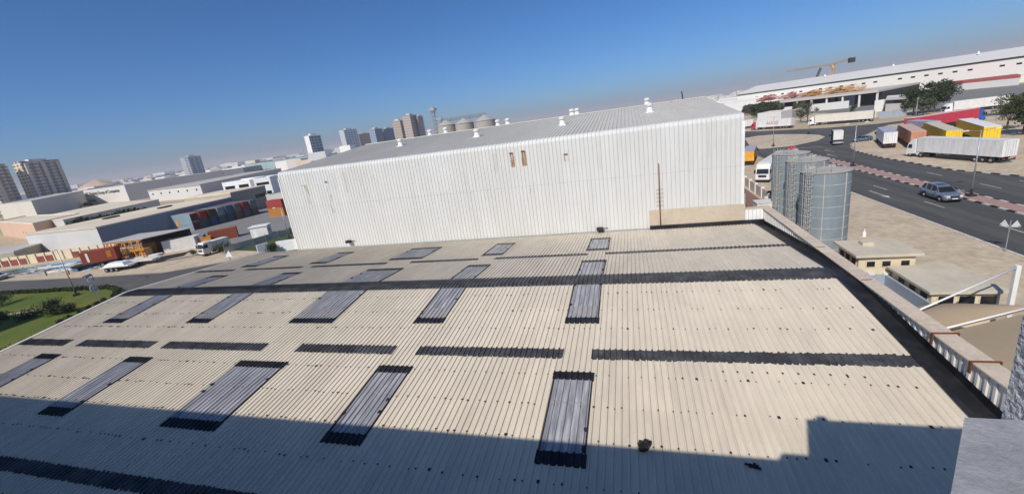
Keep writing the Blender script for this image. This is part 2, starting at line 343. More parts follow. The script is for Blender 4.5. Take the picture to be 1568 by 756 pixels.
# ------------------------------------------------------------------ the corrugated roof in front
RY, RZ = 16.475, 11.3                     # ridge
XL, XR, YN, YF = -30.0, 6.85, 0.35, 26.55
PIT, RIB = 0.18, 0.037
def zr(y): return RZ - 0.11*(RY-y) if y < RY else RZ - 0.08*(y-RY)
def ribs(x0, x1):
    """breakpoints of the sheet profile between x0 and x1 (pan, rib up, rib top, rib down)"""
    out = []
    k0 = math.floor((x0-XR)/PIT)-1; k1 = math.ceil((x1-XR)/PIT)+1
    for k in range(k0, k1):
        b = XR + k*PIT
        for dx, h in ((0.0,0),(0.100,0),(0.122,RIB),(0.148,RIB),(0.164,0)):
            if x0 <= b+dx <= x1: out.append((b+dx, h))
    def prof(x):
        t = (x-XR) % PIT
        if t < 0.100: return 0
        if t < 0.122: return RIB*(t-0.100)/0.022
        if t < 0.148: return RIB
        if t < 0.164: return RIB*(0.164-t)/0.016
        return 0
    pts = [(x0, prof(x0))]+[p for p in out if x0+1e-4 < p[0] < x1-1e-4]+[(x1, prof(x1))]
    return pts
def patch(mb, x0, x1, ys, dz=0.0, m=0, edge=False, jag=0.0):
    pr = ribs(x0, x1); n = len(pr); o = len(mb.v)
    for j, y in enumerate(ys):
        for x, h in pr:
            yy = y + (random.uniform(-jag, jag) if jag and j in (0, len(ys)-1) else 0)
            mb.v.append((x, yy, zr(yy)+h+dz))
    for j in range(len(ys)-1):
        for i in range(n-1):
            a = o+j*n+i; mb.f.append([a, a+1, a+n+1, a+n]); mb.m.append(m)
    if edge:                                   # turned-down lip so that the strip has a thickness
        for j in (0, len(ys)-1):
            for i in range(n-1):
                a = o+j*n+i; p, q = mb.v[a], mb.v[a+1]
                mb.add([p, q, (q[0],q[1],q[2]-dz), (p[0],p[1],p[2]-dz)], [(0,1,2,3)], m)
wh = thing('warehouse', 'low warehouse in the foreground under a cream corrugated roof with black sealed strips', 'warehouse', (0,0,0))
mb = MB(); mb.box(XL+0.15, 7.68, YN+0.1, YF-0.05, 0, 8.9)
mb.build('wall', M['white_dirty'], wh)
mb = MB(); patch(mb, XL, XR, [YN, RY])
dabs = [15.3, 14.1, 12.95, 10.6, 9.4, 8.3, 7.1, 5.0]
for k, yd in enumerate(dabs):
    i = 0; x = XR - 0.1
    while x > XL+0.3:
        i += 1
        near = x > -9
        step = PIT*random.choice((1, 2, 2, 3) if near else (1, 2, 3))
        x -= step
        xx = XR + round((x-XR)/PIT)*PIT - PIT + 0.14
        if xx < XL+0.2: break
        s = random.choice((0.012, 0.013, 0.016, 0.021)) if random.random() > 0.05 else 0.030
        y = yd+random.uniform(-0.03, 0.03)
        mb.box(xx-s, xx+s, y-s*1.3, y+s*1.3, zr(y)+RIB-0.006, zr(y)+RIB+0.012, 1)
for yd, xa, xb in ((10.95, 2.2, 5.4), (10.9, 5.0, 5.5)):
    x = xa
    while x < xb:
        xx = XR + round((x-XR)/PIT)*PIT - PIT + 0.14
        mb.box(xx-.02, xx+.02, yd-.03, yd+.03, zr(yd)+RIB-.006, zr(yd)+RIB+.012, 1); x += PIT*2
mb.build('roof', [M['roof'], M['screw']], wh)
mb = MB(); patch(mb, XL, XR, [RY, YF]); mb.build('roof', M['roof_far'], wh)
mb = MB()                                      # white verge trim and edge gutter on the left
for ya, yb in ((YN, RY), (RY, YF)):
    for dx, z0, z1 in ((0, -0.35, 0.09),):
        mb.add([(XL-.16,ya,zr(ya)+z0),(XL,ya,zr(ya)+z0),(XL,yb,zr(yb)+z0),(XL-.16,yb,zr(yb)+z0),
                (XL-.16,ya,zr(ya)+z1),(XL,ya,zr(ya)+z1),(XL,yb,zr(yb)+z1),(XL-.16,yb,zr(yb)+z1)],
               [(0,3,2,1),(4,5,6,7),(0,1,5,4),(1,2,6,5),(2,3,7,6),(3,0,4,7)])
mb.build('verge_trim', M['white_dirty'], wh)
# black waterproofed strips: ridge, laps
COLS = [(-2.5,-1.4), (-8.6,-7.4), (-14.8,-12.6), (-20.95,-19.65), (-26.85,-25.55)]
mb = MB(); patch(mb, XL, XR, [16.05, RY, 17.15], 0.012, 0, True, 0.02); mb.build('ridge_strip', M['bitumen'], wh)
def strips(y0, y1, dz=0.010, m='bitumen', xs=None):
    gaps = [(-2.38,-1.48), (-8.55,-7.6), (-14.5,-12.9), (-20.75,-20.05), (-26.6,-25.6)] if xs is None else xs
    x = XR
    for a, b in gaps+[(XL-1, XL)]:
        mb = MB(); patch(mb, b+random.uniform(-.05,.05), x, [y0, y1], dz, 0, True, 0.03); mb.build('sealed_strip', M[m], wh); x = a
strips(11.37, 11.85); strips(20.70, 21.08)
mb = MB(); patch(mb, XL, -4.2, [5.58, 6.0], 0.01, 0, True, 0.03); mb.build('sealed_strip', M['bitumen'], wh)
# clouded skylight sheets with black ends
def skylight(x0, x1, ya, yb, ends=(1, 1), dust=0):
    mb = MB(); ys = [ya, yb]
    if dust == 1: ys = [ya, ya+0.75, yb]
    pr = ribs(x0, x1)
    patch(mb, x0, x1, [ys[-2], ys[-1]], 0.016, 0)
    if dust == 1: patch(mb, x0, x1, [ys[0], ys[1]], 0.016, 1)
    ym = (ya+yb)/2+0.35
    patch(mb, x0, x1, [ym-0.02, ym+0.02], 0.020, 1)
    s = mb.build('skylight', [M['skylight'], M['skydust']], wh)
    mb = MB()
    if ends[0]: patch(mb, x0-0.05, x1+0.05, [ya-0.36, ya], 0.022, 0, True, 0.012)
    if ends[1]: patch(mb, x0-0.05, x1+0.05, [yb, yb+ends[1]], 0.022, 0, True, 0.012)
    for x, w in ((x1-0.012, 0.032), (x0-0.012, 0.02)):
        y = ya
        while y < yb-.01:
            yy = min(y+1.2, yb); w2 = w*random.uniform(.7,1.25)
            mb.add([(x,y,zr(y)+RIB+.012),(x+w2,y,zr(y)+RIB+.012),(x+w2,yy,zr(yy)+RIB+.012),(x,yy,zr(yy)+RIB+.012),
                    (x,y,zr(y)),(x+w2,y,zr(y)),(x+w2,yy,zr(yy)),(x,yy,zr(yy))], [(0,1,2,3),(0,4,5,1),(0,3,7,4),(1,5,6,2)]); y = yy
    for q in range(3):
        y = random.uniform(ya, yb); x = random.choice((x0, x1-.05)); mb.box(x-.03, x+.06, y-.05, y+.05, zr(y), zr(y)+RIB+.025)
    if len(mb.f): mb.build('sealed_edge', M['bitumen_wet'], s)
for i, (a, b) in enumerate(COLS):
    skylight(a, b, 7.95, 10.42, (1, 0.34))
    skylight(a, b, 13.64, 16.02, (1, 0), 1)
    skylight(a, b, 17.18, 19.25, (0, 0.34))
    skylight(a, b, 22.0, 24.4, (1, 0.32))
# right: black gutter, sealed upstand and parapet
PX, PZ = 7.32, 11.32
mb = MB()
ys = [YN, 4, 8, 10, 12, 14, RY-.4, RY+.4, 19, 22, 25, 27.0]
for a, b in zip(ys[:-1], ys[1:]):
    z = lambda y: zr(y)-0.05
    wv = lambda y: 0.05*math.sin(y*2.3)
    mb.quad((XR-.09+wv(a)*.4,a,zr(a)+.055),(XR+.04,a,zr(a)+.05),(XR+.04,b,zr(b)+.05),(XR-.09+wv(b)*.4,b,zr(b)+.055))
    mb.quad((XR+.04,a,zr(a)+.05),(XR+.10,a,z(a)),(XR+.10,b,z(b)),(XR+.04,b,zr(b)+.05))
    mb.quad((XR+.10,a,z(a)),(PX-.02,a,z(a)+.03),(PX-.02,b,z(b)+.03),(XR+.10,b,z(b)))
    ta, tb = min(z(a)+.24, PZ-.05), min(z(b)+.24, PZ-.05)
    mb.quad((PX-.02,a,z(a)+.03),(PX-.012,a,ta),(PX-.012,b,tb),(PX-.02,b,z(b)+.03))
mb.build('gutter', M['bitumen_wet'], wh)
# parapet: ribbed white lining inside, beige cap on top
mb = MB(); y = YN
while y < 27.2:
    mb.add([(PX+.03,y,9.6),(PX+.03,y+.14,9.6),(PX+.03,y+.14,PZ),(PX+.03,y,PZ)], [(0,3,2,1)])
    mb.add([(PX+.03,y+.14,9.6),(PX,y+.16,9.6),(PX,y+.16,PZ),(PX+.03,y+.14,PZ)], [(0,3,2,1)])
    mb.add([(PX,y+.16,9.6),(PX,y+.23,9.6),(PX,y+.23,PZ),(PX,y+.16,PZ)], [(0,3,2,1)])
    mb.add([(PX,y+.23,9.6),(PX+.03,y+.25,9.6),(PX+.03,y+.25,PZ),(PX,y+.23,PZ)], [(0,3,2,1)])
    y += .25
mb.box(PX+.04, 7.66, YN, 27.25, 8.8, PZ)
mb.build('parapet_lining', M['white_dirty'], wh)
mb = MB(); y = YN
while y < 27.3:
    e = min(y+3.05, 27.3); w = random.uniform(-.012,.012)
    mb.box(PX-.05+w, 7.74+w, y+.006, e-.006, PZ, PZ+.045+random.uniform(0,.01)); y = e
mb.box(6.34, PX-.06, 26.62, 27.1, PZ, PZ+.05)
mb.build('parapet_cap', M['cap'], wh, bevel=0.01)
for y in (9.35, 10.65, 11.95):
    mb = MB(); mb.extrude_x([(y-.022,0),(y+.022,0),(y+.022,.028),(y-.022,.028)], PX-.075, 7.775)
    br = mb.build('cap_bracket', M['rust'], wh); br.location = (0,0,PZ+.058)
    mb = MB(); mb.box(PX-.10, PX-.076, y-.05, y+.03, PZ-.22, PZ+.085); mb.build('bracket_leg', M['rust'], br).location = (0,0,-PZ-.058)
    mb = MB(); mb.box(7.776, 7.80, y-.022, y+.022, PZ-.15, PZ+.085); mb.build('bracket_leg', M['rust'], br).location = (0,0,-PZ-.058)
for y in (15.6, 19.2):
    mb = MB(); mb.box(PX-.02, 7.6, y-.012, y+.012, PZ+.058, PZ+.068); mb.build('cap_joint', M['rust'], wh)
# end return of the parapet, white panels with a sealed foot
mb = MB(); x = 6.36
while x < PX:
    e = min(x+.2, PX); mb.box(x+.008, e-.008, 26.60, 26.9, 9.4, PZ); x += .2
mb.build('parapet_end', M['white'], wh)
bag = MB()
for k in range(9):
    a = random.uniform(0, 6.28); p = Vector((-0.07+.09*math.cos(a), 8.28+.09*math.sin(a), zr(8.28)+.06)); q = p+Vector((random.uniform(-.12,.12), random.uniform(-.12,.16), random.uniform(-.03,.08)))
    bag.cyl(p, q, random.uniform(.06,.1), random.uniform(.03,.08), 6)
tag(bag.build('tar_rag', M['bitumen_wet']), 'crumpled black tarred rag lying on the cream roof sheets', 'rag')
mb = MB()
for k in range(13):
    a = k*2.4; r = random.uniform(.05,.2); x, y = 2.15+r*math.cos(a), 8.0+.7*r*math.sin(a)
    mb.beam((2.15,8.0,zr(8)+RIB+.012),(x,y,zr(y)+RIB+.012),.05,.016)
tag(mb.build('tar_splash', M['bitumen_wet']), 'small splash of black tar on the shaded roof', 'tar splash')

# ------------------------------------------------------------------ tall white clad warehouse behind
BX0, BX1, BY0, BY1 = -26.4, 6.26, 26.62, 51.9
ERA = 0.30
tall = thing('warehouse', 'tall white warehouse clad in ribbed sheet with a rounded eave', 'warehouse', (0,0,0))
BP = 0.25
def prof_points(x0, x1, h=0.035):
    out = []; x = x0
    while x < x1-1e-6:
        for dx, d in ((0,0),(0.15,0),(0.175,1),(0.225,1)):
            if x+dx < x1: out.append((x+dx, d*h))
        x += BP
    out.append((x1, 0)); return out
pr = prof_points(BX0, BX1)
path = [((BY0, 0.0),(-1,0)), ((BY0, 11.8),(-1,0)), ((BY0, 16.58),(-1,0))]
for k in range(1, 7):
    a = R(90*k/6*0.94); path.append(((BY0+ERA*(1-math.cos(a)), 16.58+ERA*math.sin(a)), (-math.cos(a), math.sin(a))))
rpath = [path[-1], ((39.2, 18.02),(0,1)), ((BY1-ERA, 16.9),(0,1)), ((BY1-.3, 16.7),(0.5,0.86)), ((BY1, 16.0),(1,0)), ((BY1, 0),(1,0))]
def clad(mb, path, pr):
    n = len(pr); o = len(mb.v)
    for (y, z), (ny, nz) in path:
        for x, h in pr: mb.v.append((x, y+ny*h, z+nz*h))
    for j in range(len(path)-1):
        for i in range(n-1):
            a = o+j*n+i; mb.f.append([a, a+1, a+n+1, a+n]); mb.m.append(0)
mb = MB(); clad(mb, path, pr); mb.build('wall', M['clad'], tall)
mb = MB(); clad(mb, rpath[:3], pr); mb.build('roof', M['clad_roof'], tall)
mb = MB(); clad(mb, rpath[2:], pr); mb.build('wall', M['clad'], tall)
mb = MB()
for x in (BX0-.004, BX1+.004):
    poly = [(BY0,0)]+[p for p,_ in path[1:]]+[p for p,_ in rpath[1:]]
    mb.add([(x,y,z) for y,z in poly], [tuple(range(len(poly)))])
mb.build('gable_wall', M['clad'], tall)
for x0, x1 in ((BX1-.10, BX1+.03), (BX0-.03, BX0+.06)):
    mb = MB(); mb.box(x0, x1, BY0-.055, BY0+.12, 0, 16.42); mb.build('corner_trim', M['white'], tall)
mb = MB(); mb.beam((BX0, 39.2, 18.06), (BX1, 39.2, 18.06), .5, .06); mb.build('ridge_cap', M['clad_roof'], tall)
mb = MB(); mb.box(BX0, 1.0, BY0-.10, BY0-.045, zr(BY0)-.05, zr(BY0)+.09); mb.build('wall_flashing', M['concrete'], tall)
mb = MB(); mb.box(0.98, 6.33, BY0-.16, BY0-.04, 10.72, 11.72); mb.build('plaster_band', M['plaster'], tall)
mb = MB(); mb.box(0.98, PX+.0, BY0-.24, BY0-.165, 10.28, 10.76); mb.box(0.9, 1.15, BY0-.34, BY0-.245, 10.4, 10.5)
mb.build('sealed_foot', M['bitumen_wet'], tall)
mb = MB(); mb.cyl((1.62,BY0-.12,11.73),(1.64,BY0-.12,14.6),.026,n=8); mb.cyl((1.62,BY0-.2,10.8),(1.62,BY0-.2,11.73),.035,n=8)
pipe = mb.build('pipe', M['pipe_red'], tall, smooth=True)
mb = MB()
for z in (12.0, 12.25, 12.5, 12.75, 13.0): mb.box(1.42, 1.86, BY0-.08, BY0-.055, z-.005, z+.005)
mb.build('pipe_bracket', M['pipe_red'], pipe)
# two small floodlights on the wall
for x, z in ((-21.25, 11.0), (-2.1, 10.75)):
    t = thing('floodlight', 'small black floodlight low on the white wall, '+('left of the pair' if x < -10 else 'right of the pair'), 'floodlight', (x, BY0-.05, z))
    mb = MB(); mb.box(-.2, .2, -.34, -.06, -.07, .13); mb.build('lamp_body', M['black'], t, bevel=.02)
    mb = MB(); mb.box(-.17, .17, -.352, -.342, -.05, .1); mb.build('lamp_lens', M['glass_dark'], t)
    mb = MB(); mb.box(-.05, .05, -.06, -.005, -.05, .05); mb.box(-.26, .5, -.05, -.03, .02, .05); mb.build('lamp_bracket', M['black'], t)
# rust runs and dirt
M['ruststreak'] = mix_alpha('rust_streak', (0.38, 0.19, 0.06), 3.0, 0.36, (3.0, 1, 0.5)); M['runfilm'] = mix_alpha('dirt_run', (0.52, 0.49, 0.42), 1.3, 0.47, (5, 1, 0.25), 0.18); M['joint'] = mat('sheet_joint', (0.56,0.56,0.54), .7)
def film(x0, x1, z0, z1, m):
    mb = MB(); p = [(x, h) for x, h in pr if x0 <= x <= x1]
    for (a, ha), (b, hb) in zip(p[:-1], p[1:]): mb.quad((a,BY0-ha-.006,z0),(b,BY0-hb-.006,z0),(b,BY0-hb-.006,z1),(a,BY0-ha-.006,z1))
    mb.build('rust_stain', m, tall)
film(-7.6, -7.2, 15.3, 16.2, M['ruststreak']); film(-6.85, -6.4, 15.3, 16.25, M['ruststreak']); film(-4.1, -3.6, 15.3, 15.8, M['rustfilm'])
film(-24.4, -23.9, 14.2, 15.7, M['dirtfilm']); film(-22.3, -21.9, 13.3, 15.7, M['rustfilm']); film(-6.5, -5.9, 13.4, 13.8, M['dirtfilm'])
film(-18, -17.7, 15.5, 15.8, M['dirtfilm']); film(-7.0, -6.5, 12.9, 13.1, M['dirtfilm'])
random.seed(21)
for k in range(18):
    x_ = random.uniform(BX0+.5, BX1-1); w_ = random.uniform(.25,.8); film(x_, x_+w_, 16.3-random.uniform(.4,2.2), 16.35, M['runfilm'])
for z in (13.95,):
    mb = MB()
    for (a, ha), (b, hb) in zip(pr[:-1], pr[1:]): mb.quad((a,BY0-ha-.004,z),(b,BY0-hb-.004,z),(b,BY0-hb-.004,z+.03),(a,BY0-ha-.004,z+.03))
    mb.build('sheet_joint', M['joint'], tall)
mb = MB()
for x, z in ((-22.1, 15.75), (-7.4, 16.22), (-6.6, 16.26), (-3.85, 15.75)): mb.box(x-.12, x+.12, BY0-.06, BY0-.037, z-.04, z+.03)
mb.build('rusty_patch', M['rust'], tall)
# ventilators on its roof
def rz2(y): return 16.9+(18.02-16.9)*(y-27.5)/11.7 if y < 39.2 else 18.02-(y-39.2)*1.12/11.75
def ventilator(x, y, s, label):
    t = thing('roof_ventilator', label, 'roof ventilator', (x, y, rz2(y)), 0, 'ventilators along the tall warehouse roof')
    mb = MB(); mb.box(-.5*s, .5*s, -.5*s, .5*s, -.1, .06); mb.cyl((0,0,.06),(0,0,.62*s),.42*s,.34*s,14); mb.build('vent_base', M['white'], t)
    mb = MB(); mb.cyl((0,0,.62*s),(0,0,.78*s),.25*s,.25*s,12); mb.cyl((0,0,.78*s),(0,0,1.0*s),.40*s,.43*s,14); mb.cyl((0,0,1.0*s),(0,0,1.14*s),.43*s,.2*s,14); mb.build('vent_cowl', M['white_dirty'], t)
VENT = [
 ((-19.22, 33.56), 'first ventilator from the left end on the facing roof slope'), ((-11.72, 32.69), 'second ventilator from the left on the facing roof slope'),
 ((-4.77, 32.85), 'third ventilator from the left on the facing roof slope'), ((1.63, 33.64), 'ventilator nearest the right end of the facing roof slope')]
for (x, y), lab in VENT: ventilator(x, y, 0.58, 'white mushroom cowl, '+lab)
for (x, y), lab in [((-19.45, 40.2), 'left of the lattice tower'), ((-17.67, 40.2), 'in front of the first silo of the grain store'), ((-12.1, 40.2), 'right of the grain silos, taller'), ((-11.1, 40.2), 'second to the right of the grain silos'),
                    ((-4.88, 40.2), 'behind the third front cowl, left of the pair'), ((-4.39, 40.2), 'behind the third front cowl, right of the pair'), ((1.75, 40.2), 'beyond the rightmost front cowl')]:
    ventilator(x, y, 0.62, 'white mushroom cowl on the ridge '+lab)
mb = MB(); mb.cyl((4.71, 40.2,17.9),(4.6, 40.2,17.9+0.85),.05,n=8)
tag(mb.build('flue_pipe', M['chassis'], smooth=False), 'thin dark flue pipe standing on the white roof ridge', 'flue pipe')

# ------------------------------------------------------------------ the building the photograph is taken from
cb = thing('office_building', 'grey concrete building the view is taken from, parapet corner at lower right', 'building', (0,0,0))
mb = MB(); mb.box(-75, 40, -24, 0.0, 0, 16.6); mb.build('wall', M['concrete'], cb)
mb = MB(); mb.box(-75, 40, -0.1, 0.1, 16.6, 17.83); mb.build('parapet', M['concrete'], cb, bevel=.01)
mb = MB(); mb.box(-4, 6, -3.0, -0.8, 16.6, 18.62); mb.build('added_shade_block', M['concrete'], cb)  # unseen block added behind the camera to shade the pier
mb = MB(); mb.prism([(0.405,0.59),(0.30,0.437),(0.26,0.12),(4.6,0.12),(4.6,0.595)], 16.7, 17.55); mb.build('parapet_pier', stain('painted_concrete', (0.38,0.39,0.41), (0.25,0.26,0.275), 0.9, 5.0, 0.8, fine=50, bump=0.2, coord='World'), cb, bevel=.012)
rough = mat('pebble_render', (0.66,0.67,0.69), 0.95, var=0.3, scale=45, bump=1.0, bscale=40, coord='World')
mb = MB(); mb.box(1.2, 4.6, 1.2, 1.6, 16.0, 17.66); mb.box(1.38, 1.58, 1.25, 1.55, 17.66, 17.82); mb.build('rendered_wall', rough, cb)

# ------------------------------------------------------------------ three steel silos by the parapet
def silo(x, y, r, h, rot, label):
    t = thing('silo', label, 'silo', (x,y,0), rot, 'blue-grey steel silos beside the warehouse')
    N = 40
    mb = MB(); mb.cyl((0,0,0),(0,0,h),r,n=N,caps=False); mb.build('shell', M['silo'], t, smooth=True)
    mb = MB(); mb.cyl((0,0,h),(0,0,h+.05),r+.09,n=N); mb.cyl((0,0,h+.05),(0,0,h+.42),r+.05,.25,n=N)
    for k in range(3):
        a = 2.2+k*.5; mb.box(-.5+.9*math.cos(a)-.3, -.5+.9*math.cos(a)+.3, .9*math.sin(a)-.2, .9*math.sin(a)+.2, h+.1, h+.42) if k == 0 else None
    mb.build('roof', M['silo_top'], t)
    for q, z in enumerate([1.15*i+.9 for i in range(int((h-.9)/1.15)+1)]):
        mb = MB(); mb.cyl((0,0,z-.025),(0,0,z+.025),r+.025,n=N); mb.build('band', M['silo_band'], t)
    mb = MB()
    for a in (R(-60), R(-112), R(40), R(140)): mb.beam((r*math.cos(a),r*math.sin(a),0),(r*math.cos(a),r*math.sin(a),h),.07,.05)
    mb.build('seam', M['silo_band'], t)
    # ladder with safety hoops on the side facing the roof
    mb = MB(); a0 = R(-142)
    for s in (-.09, .09):
        a = a0+s; mb.cyl(((r+.22)*math.cos(a),(r+.22)*math.sin(a),0),((r+.22)*math.cos(a),(r+.22)*math.sin(a),h+1.0),.03,n=6)
    z = .3
    while z < h+.8:
        mb.cyl(((r+.22)*math.cos(a0-.09),(r+.22)*math.sin(a0-.09),z),((r+.22)*math.cos(a0+.09),(r+.22)*math.sin(a0+.09),z),.02,n=5); z += .32
    z = 2.2
    while z < h+.9:
        pts = []
        for k in range(9):
            b = -.16+.32*k/8; rr = r+.22+.62*math.sin(math.pi*k/8); pts.append((rr*math.cos(a0+b), rr*math.sin(a0+b), z))
        for p, q in zip(pts[:-1], pts[1:]): mb.beam(p, q, .045, .02)
        z += .62
    for k in (-.1, 0, .1):
        rr = r+.22+.62*math.cos(k*5); mb.beam((rr*math.cos(a0+k),rr*math.sin(a0+k),2.2),(rr*math.cos(a0+k),rr*math.sin(a0+k),h+.9),.04,.02)
    mb.build('ladder', M['silo_band'], t)
    mb = MB()
    for k in range(22):
        b0, b1 = 2*math.pi*k/22, 2*math.pi*(k+1)/22
        if k in (12, 13): continue
        for z in (h+.55, h+1.0):
            if k % 2 == 0 or True: mb.beam(((r-.05)*math.cos(b0),(r-.05)*math.sin(b0),z),((r-.05)*math.cos(b1),(r-.05)*math.sin(b1),z),.018,.018) if k in (9,10,11,14,15) else None
        if k in (9,11,14,16): mb.cyl(((r-.05)*math.cos(b0),(r-.05)*math.sin(b0),h),((r-.05)*math.cos(b0),(r-.05)*math.sin(b0),h+1.0),.02,n=5)
    mb.build('guard_rail', M['steel'], t)
    mb = MB(); mb.box(.1,.75,-.35,.2,h+.2,h+.55); mb.build('hatch', M['silo_top'], t)
    return t
s1 = silo(19.62, 50.6, 2.22, 9.0, 0, 'nearest blue-grey silo with light bands, beside the flat roofed cream hut')
s2 = silo(20.7, 58.6, 2.2, 9.05, 0, 'middle blue-grey silo between the nearest and farthest silo')
s3 = silo(21.2, 65.6, 2.15, 9.1, 0, 'farthest blue-grey silo beside the parked white lorry')
mb = MB(); mb.cyl((21.6,66.6,9.4),(21.6,66.6,9.95),.2,n=10); mb.box(21.5,22.1,66.5,66.7,9.55,9.85)
tag(mb.build('blower', M['red']), 'small red blower unit on the farthest silo roof', 'blower')

# ------------------------------------------------------------------ boundary wall and gate posts between silos and parapet
def boundary(name, label, pts, h, m, post=None, gap=3.2, pm=None, th=.2):
    t = thing(name, label, 'boundary wall', (*pts[0], 0))
    o = Vector((*pts[0],0)); mb = MB(); pb = []
    for a, b in zip(pts[:-1], pts[1:]):
        A, B = Vector((*a,0))-o, Vector((*b,0))-o
        mb.beam((A.x,A.y,h/2),(B.x,B.y,h/2),th,h)
        if post:
            L = (B-A).length; n = max(1, int(L/gap))
            for k in range(n+1): pb.append(A+(B-A)*k/n)
    mb.build('wall_panel', m, t)
    for p in pb:
        q = MB(); q.box(p.x-post/2, p.x+post/2, p.y-post/2, p.y+post/2, 0, h+.25); q.build('post', pm or m, t)
    return t
boundary('boundary_wall', 'beige boundary wall with white square posts beside the parked lorry', [(16.4,52.0),(16.9,64.0),(21.6,75.5),(21.9,92.0)], 1.7, M['plaster'], .5, 4.0, M['white_dirty'])
boundary('boundary_wall', 'low beige wall running behind the parapet towards the farthest silo', [(9.0,44.0),(13.6,57.0),(17.6,74.0)], 2.2, M['plaster'])
mb = MB(); mb.box(-1.4,1.4,-1.0,1.0,0,2.4); mb.box(-1.5,1.5,-1.1,1.1,2.4,2.5)
o = tag(mb.build('kiosk', M['white_dirty']), 'small grey-white kiosk standing left of the farthest silo', 'kiosk'); o.location = (18.6,66.4,0)
sheet('path', [(8,30),(16.2,30),(16.6,64),(21.0,76),(21.4,100),(12,110),(8,60)], 0.018, stain('red_brown_paving', (0.26,0.15,0.12), (0.2,0.12,0.1), 0.6, 0.3, 0.9, coord='World'))

# ------------------------------------------------------------------ cream huts, tank and shade canopy at right
def hut(label, x0, x1, y0, y1, h, sides, fronts, ov=.35, sl=.22):
    t = thing('service_hut', label, 'hut', (x0,y0,0))
    w, d = x1-x0, y1-y0
    mb = MB(); mb.box(0,w,0,d,0,h-sl); mb.build('wall', M['cream'], t)
    mb = MB(); mb.box(-ov,w+ov,-ov,d+ov,h-sl,h); mb.build('roof', M['creamroof'], t, bevel=.015)
    for fx, fw, fz, fh in fronts:
        f = MB(); f.box(fx-.06,fx+fw+.06,-.05,-.004,fz-.06,fz+fh+.06); fr = f.build('window', M['cream'], t)
        g = MB(); g.box(fx,fx+fw,-.062,-.052,fz,fz+fh); g.build('pane', M['glass_dark'], fr)
    for fy, fw, fz, fh in sides:
        f = MB(); f.box(-.05,-.004,fy-.05,fy+fw+.05,fz-.05,fz+fh+.05); fr = f.build('window', M['cream'], t)
        g = MB(); g.box(-.062,-.052,fy,fy+fw,fz,fz+fh); g.build('pane', M['black'], fr)
    return t
b1 = hut('cream hut with a flat roof just behind the nearest silo, three small windows', 17.55, 21.35, 38.15, 41.6, 4.05, [(.35,.65,2.9,.6),(1.35,.65,2.9,.6),(2.35,.65,2.9,.6)], [(.55,.55,2.95,.45),(1.6,.55,2.95,.45),(2.85,.55,2.95,.45)])
b2 = hut('cream hut with a broad flat roof between the blue-grey tank and the tan canopy', 19.6, 23.3, 32.9, 37.5, 3.1, [(.35,.75,2.05,.6),(1.65,.75,2.05,.6),(2.95,.75,2.05,.6)], [(.35,.85,2.05,.62),(1.5,.85,2.05,.62),(2.65,.85,2.05,.62)], .3, .2)
for h_, fx in ((b1, 2.1), (b2, 1.25)):
    mb = MB(); mb.box(fx-.02,fx+.02,-.05,-.006,0,1.9); mb.box(fx-.3,fx+.02,-.05,-.006,1.9,1.94); mb.build('drain_pipe', M['steel'], h_)
mb = MB(); mb.box(.62,1.05,-.28,-.02,2.2,2.5); mb.build('air_conditioner', M['white_dirty'], b1)
mb = MB(); mb.box(1.7,2.1,-.28,-.02,2.15,2.45); mb.build('air_conditioner', M['white'], b1)
mb = MB(); mb.box(1.1,1.9,2.0,2.7,4.052,4.35); mb.build('roof_hatch', M['creamroof'], b1)
tk = thing('water_tank', 'open blue-grey painted tank beside the cream hut with the broad roof', 'tank', (17.0,31.65,0))
mb = MB(); mb.box(0,.2,0,6.4,0,2.3); mb.box(2.3,2.5,0,6.4,0,2.3); mb.box(.2,2.3,6.2,6.4,0,2.3); mb.box(.2,2.3,0,.2,0,2.3); mb.build('tank_wall', M['bluegrey'], tk)
mb = MB(); mb.box(.2,2.3,.2,6.2,0,.9); mb.build('tank_floor', M['bluegrey'], tk)
mb = MB(); mb.box(0.1,2.2,0.3,.9,.9,1.5); mb.build('tank_step', M['bluegrey'], tk)
# shade canopy: taut cloth between white masts and booms
cn = thing('shade_canopy', 'tan fabric shade canopy hung from white poles at the right edge', 'canopy', (16.5,24.0,0))
def cloth(mb, c00, c10, c11, c01, z, crown, bulge=0.0, n=14):
    o = len(mb.v)
    for j in range(n+1):
        for i in range(n+1):
            u, v = i/n, j/n
            x = (c00[0]*(1-u)+c10[0]*u)*(1-v)+(c01[0]*(1-u)+c11[0]*u)*v
            y = (c00[1]*(1-u)+c10[1]*u)*(1-v)+(c01[1]*(1-u)+c11[1]*u)*v + bulge*v*math.sin(math.pi*u)
            mb.v.append((x, y, z+crown*math.sin(math.pi*v)*(.6+.4*math.sin(math.pi*u))))
    for j in range(n):
        for i in range(n):
            a = o+j*(n+1)+i; mb.f.append([a,a+1,a+n+2,a+n+1]); mb.m.append(0)
mb = MB(); cloth(mb, (-1.9,1.15), (5.2,4.4), (5.0,4.6), (-1.7,4.0), 3.85, .3, 1.0); mb.build('canopy_cloth', M['canvas'], cn, smooth=True)
mb = MB(); cloth(mb, (-1.9,-7.0), (8.0,-5.0), (8.0,5.5), (-1.9,1.0), 3.84, .5); mb.build('canopy_cloth', M['canvas'], cn, smooth=True)
for a, b, w in (((6.1,7.1,0),(6.1,7.1,5.5),.24),((8.0,5.6,0),(8.0,5.6,4.6),.2)):
    mb = MB(); mb.beam(a, b, w, w); mb.build('mast', M['white'], cn, bevel=.02)
for a, b in (((6.1,7.1,5.4),(-1.9,2.65,4.25)),((8.0,5.6,4.15),(-1.9,1.1,4.0))):
    mb = MB(); mb.cyl(a, b, .055, n=8); mb.build('boom', M['white'], cn, smooth=True)
